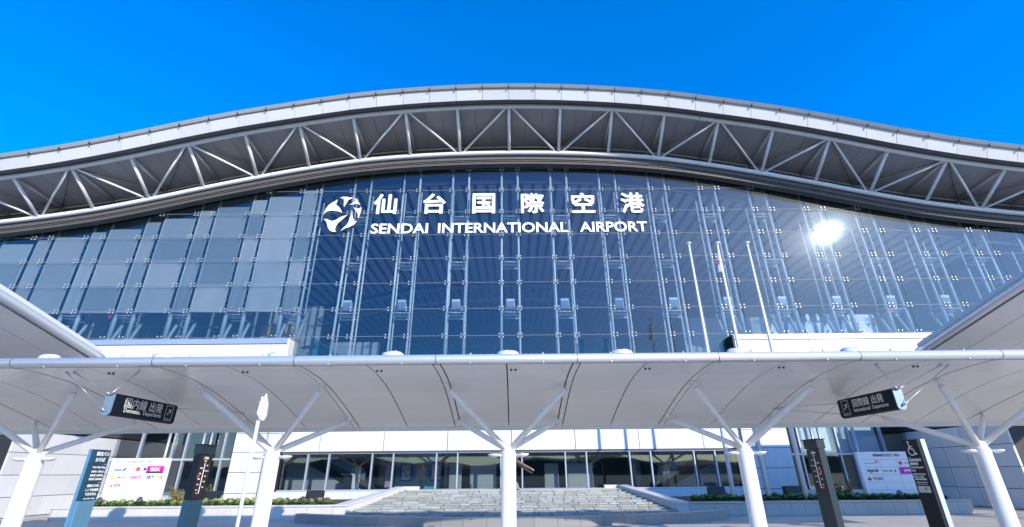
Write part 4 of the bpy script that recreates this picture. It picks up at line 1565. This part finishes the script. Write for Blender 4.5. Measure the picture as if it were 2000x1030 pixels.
# route map pillars
for s in (-1, 1):
    lab = ('dark route map pillar with a red mark, left of the steps under the canopy' if s < 0 else 'dark route map pillar with a red mark, right of the steps under the canopy')
    t = thing('map_pillar', lab, 'sign', (hx(s * 9.05), FY0, 0), 'route map pillars')
    xi = hx(s * 8.96)
    xo = hx(s * 9.14)
    lo, hi = min(xi, xo), max(xi, xo)
    b = MB()
    b.box(lo, hi, FY0, FY1 + 0.05, 0.0, hz(0.97))
    place('base', b.mesh('pillar_base', M_navy_mid if s < 0 else M_teal_dark), t)
    b = MB()
    b.box(lo, hi, FY0, FY1 + 0.05, hz(0.98), hz(2.18))
    place('body', b.mesh('pillar_body', M_navy if s < 0 else M_teal_dark), t)
    b = MB()
    b.box(lo - 0.02, hi + 0.02, FY0 - 0.02, FY1 + 0.07, hz(2.19), hz(2.44))
    b.box(lo - 0.05, hi + 0.05, FY0 - 0.05, FY1 + 0.1, hz(2.44), hz(2.455))
    place('cap', b.mesh('pillar_cap', M_teal_dark), t)
    f = '+x' if s < 0 else '-x'
    xf = xi - s * 0.004
    b = MB()
    b.box(min(xf, xi), max(xf, xi), FY0 + 0.03, FY1 + 0.02, hz(1.02), hz(2.17))
    place('map_face', b.mesh('map_face', M_mapface), t)
    xf = xi - s * 0.006
    yc2 = (FY0 + FY1) / 2 + 0.02
    put_text(t, 'ご案内', (xf, yc2, hz(2.08)), w=0.185, m=M_print, face=f, bold=0.02)
    put_text(t, 'Guide', (xf, yc2, hz(2.0)), w=0.10, m=M_print, face=f)
    b = MB()
    b.box(min(xf, xf - s * 0.003), max(xf, xf - s * 0.003), yc2 - 0.015, yc2 + 0.013, hz(1.16), hz(1.95))
    b.box(min(xf, xf - s * 0.003), max(xf, xf - s * 0.003), yc2 - 0.12, yc2 + 0.013, hz(1.145), hz(1.157))
    place('route_line', b.mesh('route_line', M_print), t)
    stops = ['空港', '美田園', '杜せきのした', '館腰', '名取', '南仙台', '太子堂', '長町', '仙台', '東口']
    for q, wd in enumerate(stops):
        side = -1 if q % 2 else 1
        put_text(t, wd, (xf, yc2 + side * 0.11, hz(1.88 - q * 0.072)), h=0.032, m=M_print, face=f)
    b = MB()
    yr = yc2 - 0.16 if s < 0 else yc2 - 0.145
    b.box(min(xf, xf - s * 0.003), max(xf, xf - s * 0.003), yr - 0.042, yr + 0.042, hz(1.55), hz(1.63))
    place('marker', b.mesh('route_marker', M_red), t)

# bus stop pole, sign plate seen nearly edge-on
PX, PY = hx(-6.86), 13.5 * CAM_SCALE
t = thing('bus_stop_pole', 'thin white bus stop pole with a plate at its top, seen nearly edge-on', 'bus stop', (PX, PY, 0))
b = MB()
b.tube([(PX, PY, 0), (PX, PY, hz(3.6))], 0.04, 12)
b.lathe([(0.17, 0), (0.17, 0.03), (0.05, 0.06)], 14, (PX, PY, 0))
place('pole', b.mesh('stop_pole', M_white_paint), t)
b = MB()
b.prism([(PY + u, hz(v)) for u, v in ((-0.22, 3.12), (-0.06, 2.98), (0.12, 2.98), (0.22, 3.12), (0.2, 3.42), (0.03, 3.70), (-0.17, 3.42))], PX + 0.045, PX + 0.065, 'x')
place('plate', b.mesh('stop_plate', M_white_paint), t)
for z in (3.1, 3.45):
    b = MB()
    b.box(PX - 0.055, PX + 0.044, PY - 0.05, PY + 0.05, hz(z) - 0.025, hz(z) + 0.025)
    place('clamp', b.mesh('stop_clamp', M_steel), t)

# ------------------------------------------------------------------ planters
for s in (-1, 1):
    t = thing('planter', 'long low granite planter on the %s of the steps' % ('sunlit side' if s < 0 else 'shaded side'), 'planter', (s * 12.5, 21, 0), 'granite planters beside the steps')
    sgn = lambda a, c: (a, c) if s > 0 else (-c, -a)
    b = MB()
    b.box(*sgn(7.1, 18.3), 21.22, 27.5, 0.0, 0.40)
    place('core', b.mesh('planter_core', M_soil), t)
    n = 22
    for k in range(n):
        xa = 7.1 + (18.3 - 7.1) * k / n
        xb = 7.1 + (18.3 - 7.1) * (k + 1) / n
        b = MB()
        b.box(*sgn(xa + 0.004, xb - 0.004), 21.12, 21.21, 0.0, 0.43)
        place('stone_panel', b.mesh('stone_panel', M_granite_pale if s < 0 else M_granite), t)  # sun and shade put into the stone: paler left, darker right
    n = 9
    for k in range(n):
        xa = 7.08 + (18.36 - 7.08) * k / n
        xb = 7.08 + (18.36 - 7.08) * (k + 1) / n
        b = MB()
        b.box(*sgn(xa + 0.003, xb - 0.003), 21.08, 21.38, 0.44, 0.50)
        place('coping', b.mesh('coping', M_granite_pale if s < 0 else M_granite), t)  # coping follows the panels: lit tone left, shaded tone right
    b = MB()
    b.box(*sgn(18.30, 18.40), 21.14, 27.4, 0, 0.435)
    place('end_panel', b.mesh('planter_end', M_granite), t)
    # soil, gently mounded
    b = MB()
    nx, ny = 40, 8
    x0, x1 = sgn(7.15, 18.28)
    hgt = {}
    for i in range(nx + 1):
        for j in range(ny + 1):
            hgt[i, j] = 0.42 + 0.10 * math.sin(PI * j / ny) + random.uniform(-0.02, 0.02)
    for i in range(nx):
        for j in range(ny):
            P = lambda a, c: (x0 + (x1 - x0) * a / nx, 21.39 + 5.95 * c / ny, hgt[a, c])
            b.quad([P(i, j), P(i + 1, j), P(i + 1, j + 1), P(i, j + 1)], True)
    so = place('soil', b.mesh('soil', M_soil), t)


# ornamental cabbages: individual plants from a few meshes
def cabbage(seed, heart):
    rng = random.Random(seed)
    b = MB()
    for ring, (n, r, tilt, sz) in enumerate(((9, 0.17, 0.35, 0.15), (8, 0.12, 0.75, 0.13), (6, 0.07, 1.1, 0.10), (5, 0.03, 1.4, 0.07))):
        b.m = 1 if ring >= 2 else 0
        for j in range(n):
            a = 2 * PI * (j + rng.random() * 0.5) / n + ring
            c, s_ = math.cos(a), math.sin(a)
            tl = tilt + rng.uniform(-0.15, 0.15)
            L_, wd = sz * rng.uniform(0.85, 1.2), sz * rng.uniform(0.8, 1.1)
            ux, uz = math.cos(tl), math.sin(tl)

            def P(l, w, dz=0.0):
                rr = r * 0.6 + l * ux
                return (c * rr - s_ * w, s_ * rr + c * w, 0.06 + ring * 0.035 + l * uz + dz)
            b.quad([P(0, -wd * 0.25), P(L_ * 0.6, -wd * 0.6, 0.02), P(L_, -wd * 0.3, rng.uniform(-0.03, 0.03)), P(L_, wd * 0.3, rng.uniform(-0.03, 0.03)), P(L_ * 0.6, wd * 0.6, 0.02), P(0, wd * 0.25)])
    b.m = 0
    b.tube([(0, 0, -0.08), (0, 0, 0.12)], 0.03, 5)
    return b.mesh('cabbage', M_leaf if heart != 'dark' else M_leaf_dark, {'pale': M_leaf_pale, 'purple': M_leaf_purple, 'dark': M_leaf}[heart])


cab = {h: [cabbage(11 + k, h) for k in range(4)] for h in ('pale', 'purple', 'dark')}


def plant_row(s, xa, xb, y, step, z):
    x = xa
    while x < xb:
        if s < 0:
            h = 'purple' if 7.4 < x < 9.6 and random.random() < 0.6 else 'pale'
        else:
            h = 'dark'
        o = place('ornamental_cabbage', random.choice(cab[h]), None, (s * (x + random.uniform(-0.05, 0.05)), y + random.uniform(-0.07, 0.07), z), (random.uniform(-0.12, 0.12), random.uniform(-0.12, 0.12), random.uniform(0, 6.28)),
                  [random.uniform(0.85, 1.2)] * 3)
        if h == 'purple':
            tag(o, 'ornamental cabbage with a purple heart in the sunlit planter', 'plant', 'purple hearted cabbages in the sunlit planter')
        elif s < 0:
            tag(o, 'pale green ornamental cabbage in the sunlit planter', 'plant', 'pale green cabbages in the sunlit planter')
        else:
            tag(o, 'dark green ornamental cabbage in the shaded planter', 'plant', 'dark green cabbages in the shaded planter')
        x += step


for r_, yy in enumerate((21.62, 21.94, 22.26)):
    plant_row(-1, 7.5 + 0.16 * r_, 18.0, yy, 0.34, 0.44 + 0.02 * r_)
    plant_row(1, 7.5 + 0.16 * r_, 18.0, yy, 0.34, 0.44 + 0.02 * r_)


def shrub(x, y, z, label, seed):
    rng = random.Random(seed)
    t = thing('shrub', label, 'shrub', (x, y, z), 'autumn shrubs beside the airline boards')
    b = MB()
    tips = []
    for j in range(16):
        a, l = rng.uniform(0, 2 * PI), rng.uniform(0.4, 0.85)
        d = Vector((math.cos(a) * 0.65, math.sin(a) * 0.65, 1.0)).normalized()
        p = Vector((x, y, z))
        b.tube([p, p + d * l], [0.014, 0.005], 4)
        tips += [p + d * l * f for f in (0.4, 0.55, 0.7, 0.85, 1.0)]
    place('stem', b.mesh('shrub_stem', M_twig), t)
    b = MB()
    for p in tips:
        for q in range(7):
            c = p + Vector((rng.uniform(-0.13, 0.13), rng.uniform(-0.13, 0.13), rng.uniform(-0.1, 0.1)))
            e = Euler((rng.uniform(0, 3), rng.uniform(0, 3), rng.uniform(0, 3))).to_matrix()
            r1 = rng.uniform(0.025, 0.05)
            b.m = 0 if rng.random() < 0.55 else 1
            b.quad([c + e @ Vector((-r1, 0, 0)), c + e @ Vector((0, -r1 * 0.6, 0)), c + e @ Vector((r1, 0, 0)), c + e @ Vector((0, r1 * 0.6, 0))])
    place('foliage', b.mesh('shrub_foliage', M_autumn, M_leaf), t)


shrub(-14.1, 22.3, 0.45, 'yellow and rust autumn shrub right of the domestic airline board', 3)
shrub(-13.5, 22.6, 0.45, 'small orange shrub between the domestic airline board and the map pillar', 4)
shrub(14.3, 22.6, 0.45, 'brown and orange autumn shrub left of the international airline board', 5)
shrub(13.7, 22.4, 0.42, 'small dark shrub beside the right-hand map pillar', 6)

# planter floodlights and spotlights
for x, y, lb in ((-8.5, 22.6, 'black box floodlight among the purple cabbages left of the steps'), (-13.0, 22.6, 'black box floodlight behind the left-hand map pillar'),
                 (9.0, 22.9, 'black box floodlight in the hedge nearest the right side of the steps'), (12.35, 22.9, 'black box floodlight between the second and third flagpoles')):
    t = thing('ground_floodlight', lb, 'floodlight', (x, y, 0.4), 'black box floodlights in the planters')
    b = MB()
    b.hexa([(x - 0.34, y - 0.1, 0.62), (x + 0.34, y - 0.1, 0.62), (x + 0.34, y + 0.25, 0.60), (x - 0.34, y + 0.25, 0.60), (x - 0.34, y - 0.02, 1.0), (x + 0.34, y - 0.02, 1.0), (x + 0.34, y + 0.3, 0.96), (x - 0.34, y + 0.3, 0.96)])
    place('housing', b.mesh('flood_housing', M_black), t)
    b = MB()
    b.box(x - 0.37, x - 0.345, y + 0.05, y + 0.12, 0.42, 0.85)
    b.box(x + 0.345, x + 0.37, y + 0.05, y + 0.12, 0.42, 0.85)
    b.box(x - 0.37, x + 0.37, y + 0.05, y + 0.12, 0.40, 0.43)
    place('bracket', b.mesh('flood_bracket', M_black), t)
    b = MB()
    b.tube([(x, y + 0.08, 0.38), (x, y + 0.08, 0.62)], 0.03, 6)
    place('post', b.mesh('flood_post', M_twig), t)
for x, lb in ((-16.85, 'small dark spotlight at the left foot of the domestic airline board'), (-15.2, 'small dark spotlight below the middle of the domestic airline board'), (15.9, 'small dark spotlight at the foot of the international airline board')):
    t = thing('spotlight', lb, 'spotlight', (x, 21.58, 0.45), 'spotlights below the airline boards')
    b = MB()
    b.tube([(x, 21.46, 0.76), (x, 21.62, 0.64)], [0.11, 0.06], 10)
    place('head', b.mesh('spot_head', M_darkgray_print), t)
    b = MB()
    b.tube([(x, 21.58, 0.42), (x, 21.58, 0.66)], 0.02, 6)
    place('spike', b.mesh('spot_spike', M_black), t)

# ------------------------------------------------------------------ airline boards
BY = 22.15


def board(x0, x1, title, cells, label):
    t = thing('airline_board', label, 'sign board', ((x0 + x1) / 2, BY, 0.4), 'airline boards in the planters')
    b = MB()
    b.box(x0, x1, BY, BY + 0.16, 0.42, 2.33)
    place('panel', b.mesh('board_panel', M_board), t)
    put_text(t, title, ((x0 + x1) / 2, BY - 0.008, 2.19), w=1.15, m=M_print_gray if x0 < 0 else M_darkgray_print, bold=0.01)
    rows = [2.02, 1.72, 1.42, 1.12, 0.82]
    cw_ = (x1 - x0 - 0.24) / 3
    b = MB()
    for z in rows:
        b.box(x0 + 0.1, x1 - 0.1, BY - 0.006, BY - 0.001, z - 0.006, z + 0.006)
    for c in range(1, 3):
        xv = x0 + 0.12 + cw_ * c
        b.box(xv - 0.005, xv + 0.005, BY - 0.006, BY - 0.001, 0.826, 2.014)
    place('rule', b.mesh('board_rule', M_print_gray), t)
    for (c, r_, kind_, txt, m) in cells:
        cx = x0 + 0.12 + cw_ * (c + 0.5)
        cz = rows[r_] - 0.15
        if kind_ == 'fill':
            b = MB()
            b.box(cx - cw_ / 2 + 0.01, cx + cw_ / 2 - 0.01, BY - 0.008, BY - 0.002, cz - 0.135, cz + 0.135)
            place('logo_field', b.mesh('logo_field', m), t)
            put_text(t, txt, (cx, BY - 0.012, cz + 0.01), h=0.15, m=M_print, bold=0.03)
        elif kind_ == 'text':
            put_text(t, txt[0], (cx + txt[2], BY - 0.008, cz), w=txt[1], m=m, bold=txt[3] if len(txt) > 3 else 0.015, shear=txt[4] if len(txt) > 4 else 0)
        elif kind_ == 'poly':
            b = MB()
            b.prism([(cx + u, cz + v) for u, v in txt], BY - 0.008, BY - 0.002)
            place('logo', b.mesh('logo', m), t)
    return t


def disc(u0, v0, r, n=12):
    return [(u0 + r * math.cos(2 * PI * j / n), v0 + r * math.sin(2 * PI * j / n)) for j in range(n)]


star = [(0.24 + (0.09 if j % 2 == 0 else 0.04) * math.sin(PI * j / 5), 0.01 + (0.09 if j % 2 == 0 else 0.04) * math.cos(PI * j / 5)) for j in range(10)]
board(-17.36, -14.86, '国内線航空会社ご案内', [
    (0, 0, 'text', ('ANA', 0.32, -0.12, 0.02, 0.3), M_blue), (0, 0, 'poly', [(0.08, -0.06), (0.16, -0.06), (0.26, 0.07), (0.18, 0.07)], M_blue),
    (1, 0, 'poly', disc(0, 0.02, 0.085), M_red), (1, 0, 'poly', disc(0.30, 0.02, 0.06), M_blue), (1, 0, 'text', ('JAPAN AIRLINES', 0.36, 0.0), M_print_gray),
    (2, 0, 'fill', 'IBEX', M_magenta), (2, 0, 'poly', [(-0.36, -0.135), (0.36, -0.135), (0.36, -0.09), (-0.36, -0.09)], M_blue),
    (0, 1, 'poly', [(-0.33, 0.0), (-0.17, 0.0), (-0.17, 0.07), (-0.33, 0.07)], M_skyblue), (0, 1, 'poly', [(-0.33, -0.08), (-0.17, -0.08), (-0.17, -0.005), (-0.33, -0.005)], M_yellow), (0, 1, 'text', ('AIR DO', 0.40, 0.12, 0.01, 0.15), M_darkgray_print),
    (1, 1, 'text', ('peach', 0.46, 0.0), M_magenta), (2, 1, 'text', ('SKY', 0.34, -0.12, 0.03, 0.3), M_blue), (2, 1, 'poly', star, M_yellow), (2, 1, 'poly', [(0.30, -0.06), (0.35, -0.06), (0.38, 0.05), (0.34, 0.05)], M_blue),
    (0, 2, 'text', ('FDA', 0.30, 0.05, 0.02, 0.2), M_red), (0, 2, 'poly', [(-0.30, -0.07), (-0.14, -0.07), (-0.16, 0.06)], M_orange)],
    'white board of domestic airline logos behind the sunlit planter edge')
board(15.05, 17.55, '国際線航空会社ご案内', [
    (0, 0, 'text', ('ASIANA AIRLINES', 0.52, -0.06), M_print_gray), (0, 0, 'poly', [(0.19, 0.04), (0.30, 0.02), (0.28, 0.11), (0.17, 0.12), (0.25, 0.07)], M_red),
    (2, 0, 'poly', disc(-0.24, 0.0, 0.075), M_red), (2, 0, 'text', ('AIR CHINA', 0.34, 0.1), M_darkgray_print),
    (0, 1, 'text', ('tigerair', 0.52, 0.0, 0.025), M_darkgray_print), (0, 1, 'poly', disc(0.17, 0.11, 0.02, 8), M_orange), (0, 1, 'poly', disc(-0.07, -0.1, 0.02, 8), M_orange),
    (1, 1, 'text', ('EVA AIR', 0.40, -0.12), M_green), (1, 1, 'poly', [(0.12, -0.05), (0.22, -0.05), (0.22, 0.07)], M_green), (1, 1, 'poly', [(0.20, 0.0), (0.23, 0.0), (0.23, 0.07)], M_orange),
    (2, 1, 'fill', 'peach', M_purple),
    (0, 2, 'text', ('THAI', 0.40, 0.10, 0.01), M_darkgray_print), (0, 2, 'poly', disc(-0.24, 0.02, 0.065), M_yellow), (0, 2, 'poly', disc(-0.27, -0.03, 0.05), M_purple), (0, 2, 'poly', disc(-0.19, -0.04, 0.04), M_orange)],
    'white board of international airline logos behind the shaded planter edge')
t = thing('smoking_sign', 'black panel with a small white pictogram and words on the right-hand side glass', 'sign', (19.2, 27.6, 1.5))
b = MB()
b.box(18.66, 20.34, 27.6, 27.63, 0.72, 2.34)
place('panel', b.mesh('dark_sign_panel', M_black), t)
put_text(t, '喫煙所', (19.45, 27.592, 2.02), w=0.36, m=M_print)
put_text(t, 'Smoking Area', (19.48, 27.592, 1.93), w=0.42, m=M_print)
b = MB()
b.prism([(18.98, 1.9), (19.04, 1.9), (19.06, 2.0), (19.16, 2.0), (19.16, 1.96), (19.24, 2.03), (19.16, 2.1), (19.16, 2.06), (19.0, 2.06)], 27.585, 27.598)
place('arrow', b.mesh('arrow', M_print), t)

# ------------------------------------------------------------------ flagpoles and flag
for x, lb in ((9.2, 'white flagpole nearest the steps'), (10.66, 'white flagpole that carries the flag'), (12.2, 'white flagpole farthest from the steps')):
    t = thing('flagpole', lb, 'flagpole', (x, 21.72, 0.44), 'white flagpoles in the shaded planter')
    b = MB()
    b.tube([(x, 21.72, 0.4), (x, 21.72, 4.5), (x, 21.72, 8.6), (x, 21.72, 12.28)], [0.088, 0.08, 0.066, 0.05], 14)
    place('pole', b.mesh('flagpole_shaft', M_white_paint), t)
    b = MB()
    b.lathe([(0.05, 0), (0.13, 0.02), (0.13, 0.07), (0.06, 0.11)], 14, (x, 21.72, 12.27))
    place('finial', b.mesh('finial', M_white_paint), t)
    b = MB()
    b.tube([(x + 0.1, 21.66, 1.6), (x + 0.07, 21.66, 12.2)], 0.006, 4)
    b.tube([(x + 0.08, 21.66, 1.5), (x + 0.13, 21.66, 1.5)], 0.02, 5)
    place('halyard', b.mesh('halyard', M_steel), t)
    b = MB()
    b.lathe([(0.17, 0), (0.17, 0.05), (0.10, 0.10)], 14, (x, 21.72, 0.44))
    place('base', b.mesh('flagpole_base', M_granite), t)
t = thing('national_flag', 'limp white flag with a red disc hanging on the middle flagpole', 'flag', (10.66, 21.72, 10))
b = MB()
nu, nv = 16, 14
flagp = {}
for i in range(nu + 1):
    for j in range(nv + 1):
        u, v = i / nu, j / nv
        spread = 0.06 + 0.20 * v * (1 - 0.15 * v)
        z = 12.05 - 1.35 * v - 0.22 * u * (1 - v) - 0.05 * u
        flagp[i, j] = (10.60 - u * spread, 21.64 + 0.05 * math.sin(u * 11 + v * 2.0) * (0.5 + v), z)
for i in range(nu):
    for j in range(nv):
        u, v = (i + 0.5) / nu, (j + 0.5) / nv
        b.m = 1 if ((u - 0.85) / 0.30) ** 2 + ((v - 0.52) / 0.10) ** 2 < 1 else 0
        b.quad([flagp[i, j], flagp[i + 1, j], flagp[i + 1, j + 1], flagp[i, j + 1]], True)
place('cloth', b.mesh('flag_cloth', M_flag, M_red), t)

# ------------------------------------------------------------------ cascade steps
ST = thing('stone_cascade', 'wide cascade of rough stone steps rising to the entrance', 'steps', (0, 23.5, 0))
b = MB()
b.hexa([(-6.5, 20.5, 0.0), (6.5, 20.5, 0.0), (5.4, 26.9, 0.0), (-5.4, 26.9, 0.0), (-6.5, 20.5, 0.06), (6.5, 20.5, 0.06), (5.4, 26.9, 0.78), (-5.4, 26.9, 0.78)])
core = place('core', b.mesh('cascade_core', M_granite_dark), ST)
NS = 11
for k in range(NS):
    ya = 20.45 + 5.95 * k / NS
    z0 = 0.10 + 0.72 * k / NS
    hw = 6.62 - 1.12 * k / NS
    x = -hw + random.uniform(0, 0.05)
    while x < hw - 0.12:
        w = random.uniform(0.42, 1.0)
        xe = min(x + w, hw + random.uniform(-0.08, 0.10))
        if hw - xe < 0.2:
            xe = hw + random.uniform(-0.06, 0.1)
        jy, jz = random.uniform(-0.05, 0.05), random.uniform(-0.008, 0.008)
        b = MB()
        q = lambda a: random.uniform(-a, a)
        b.hexa([(x + 0.012, ya + jy + q(0.015), z0 - 0.03), (xe - 0.012, ya + jy + q(0.015), z0 - 0.03), (xe - 0.006, ya + 0.62, z0 - 0.03), (x + 0.006, ya + 0.62, z0 - 0.03),
                (x + 0.016 + q(0.006), ya + jy + 0.012 + q(0.015), z0 + 0.058 + jz + q(0.006)), (xe - 0.016 + q(0.006), ya + jy + 0.012 + q(0.015), z0 + 0.058 + jz + q(0.006)),
                (xe - 0.008, ya + 0.62, z0 + 0.058 + jz), (x + 0.008, ya + 0.62, z0 + 0.058 + jz)])
        place('stone', b.mesh('stone', M_step), ST)
        x = xe
b = MB()
b.box(-5.3, 5.3, 26.45, 27.5, 0.80, 0.868)
place('landing', b.mesh('landing', M_granite), ST)
for s in (-1, 1):
    # sloping cheek with a coping
    b = MB()
    xa, xb = 6.62, 5.45
    b.hexa([(s * (xa + 0.02), 21.12, 0), (s * (xa + 0.47), 21.12, 0), (s * (xb + 0.4), 26.6, 0), (s * (xb + 0.02), 26.6, 0),
            (s * (xa + 0.02), 21.12, 0.44), (s * (xa + 0.47), 21.12, 0.44), (s * (xb + 0.4), 26.6, 0.96), (s * (xb + 0.02), 26.6, 0.96)])
    place('cheek_wall', b.mesh('cheek_wall', M_granite_pale), ST)
    b = MB()
    b.hexa([(s * (xa - 0.02), 21.06, 0.445), (s * (xa + 0.45), 21.06, 0.445), (s * (xb + 0.45), 26.65, 0.965), (s * (xb - 0.02), 26.65, 0.965),
            (s * (xa - 0.02), 21.06, 0.505), (s * (xa + 0.45), 21.06, 0.505), (s * (xb + 0.45), 26.65, 1.025), (s * (xb - 0.02), 26.65, 1.025)])
    place('coping', b.mesh('cheek_coping', M_granite_pale), ST)
    b = MB()
    b.box(*((4.75, 5.88) if s > 0 else (-5.88, -4.75)), 26.66, 26.95, 0.869, 1.02)
    place('end_kerb', b.mesh('end_kerb', M_granite_pale), ST)

BW = thing('basin_wall', 'low curved dark granite wall round the foot of the stone cascade', 'wall', (0, 17.6, 0))
# circle through (-8,19.75), (0,17.35), (8,19.75)
hh_, dd = 8.0, 2.4
RAD = (hh_ * hh_ + dd * dd) / (2 * dd)
CY = 17.35 + RAD
A = math.asin(hh_ / RAD)
n = 22
for k in range(n):
    a0, a1 = -A + 2 * A * k / n + 0.0003, -A + 2 * A * (k + 1) / n - 0.0003
    P = lambda a, r, z: (r * math.sin(a), CY - r * math.cos(a), z)
    b = MB()
    b.hexa([P(a0, RAD, 0), P(a1, RAD, 0), P(a1, RAD - 0.3, 0), P(a0, RAD - 0.3, 0), P(a0, RAD, 0.29), P(a1, RAD, 0.29), P(a1, RAD - 0.3, 0.29), P(a0, RAD - 0.3, 0.29)])
    place('stone_block', b.mesh('basin_block', M_granite_dark), BW)
for s in (-1, 1):
    b = MB()
    P0, P1 = Vector((s * 8.0, 19.77, 0)), Vector((s * 8.45, 20.8, 0))
    side = Vector((-s * 0.28, 0.12, 0))
    up0, up1 = Vector((0, 0, 0.288)), Vector((0, 0, 0.20))
    b.hexa([P0, P1, P1 + side, P0 + side, P0 + up0, P1 + up1, P1 + side + up1, P0 + side + up0])
    place('end_block', b.mesh('basin_end', M_granite), BW)
b = MB()
b.quad([(-7.4, 19.9, 0.05), (-4.0, 18.4, 0.05), (0, 17.7, 0.05), (4.0, 18.4, 0.05), (7.4, 19.9, 0.05), (6.6, 20.95, 0.05), (-6.6, 20.95, 0.05)])
place('basin_floor', b.mesh('basin_floor', M_granite_dark), BW)

# ------------------------------------------------------------------ bronze figure behind the middle column
t = thing('bronze_figure', 'bronze figure reaching out, mostly hidden by the middle column, at the top of the steps', 'sculpture', (0.1, 26.6, 0.87))
me = bpy.data.meshes.new('bronze_body')
V = [(-0.15, 26.6, 1.95), (0.0, 26.6, 2.12), (0.02, 26.6, 2.3), (0.0, 26.6, 2.44), (-0.02, 26.6, 2.6), (-0.04, 26.6, 2.72),
     (0.22, 26.5, 2.2), (0.65, 26.45, 1.98), (1.02, 26.42, 1.80), (1.17, 26.42, 1.70),
     (0.20, 26.7, 2.12), (0.6, 26.66, 1.88), (0.95, 26.6, 1.66), (1.08, 26.6, 1.6),
     (-0.25, 26.52, 1.6), (-0.18, 26.55, 1.25), (-0.05, 26.68, 1.58), (-0.02, 26.66, 1.25)]
Ed = [(0, 1), (1, 2), (2, 3), (3, 4), (4, 5), (2, 6), (6, 7), (7, 8), (8, 9), (2, 10), (10, 11), (11, 12), (12, 13), (0, 14), (14, 15), (0, 16), (16, 17)]
me.from_pydata(V, Ed, [])
rad = [0.15, 0.15, 0.16, 0.07, 0.11, 0.09, 0.085, 0.07, 0.05, 0.03, 0.085, 0.07, 0.05, 0.03, 0.10, 0.07, 0.10, 0.07]
tmp = bpy.data.objects.new('bronze_body', me)
COL.objects.link(tmp)
sm = tmp.modifiers.new('skin', 'SKIN')
for k, r_ in enumerate(rad):
    me.skin_vertices[0].data[k].radius = (r_, r_)
me.skin_vertices[0].data[0].use_root = True
tmp.modifiers.new('sub', 'SUBSURF').levels = 2
dg = bpy.context.evaluated_depsgraph_get()
fin = bpy.data.meshes.new_from_object(tmp.evaluated_get(dg))
bpy.data.objects.remove(tmp)
fin.materials.clear()
fin.materials.append(M_bronze)
for p in fin.polygons:
    p.use_smooth = True
place('body', fin, t)
b = MB()
b.hexa([(-0.45, 26.35, 0.87), (0.42, 26.3, 0.87), (0.4, 26.95, 0.87), (-0.42, 26.95, 0.87), (-0.32, 26.42, 1.2), (0.30, 26.4, 1.16), (0.3, 26.85, 1.2), (-0.3, 26.85, 1.25)])
place('rock', b.mesh('figure_rock', M_granite_dark), t)
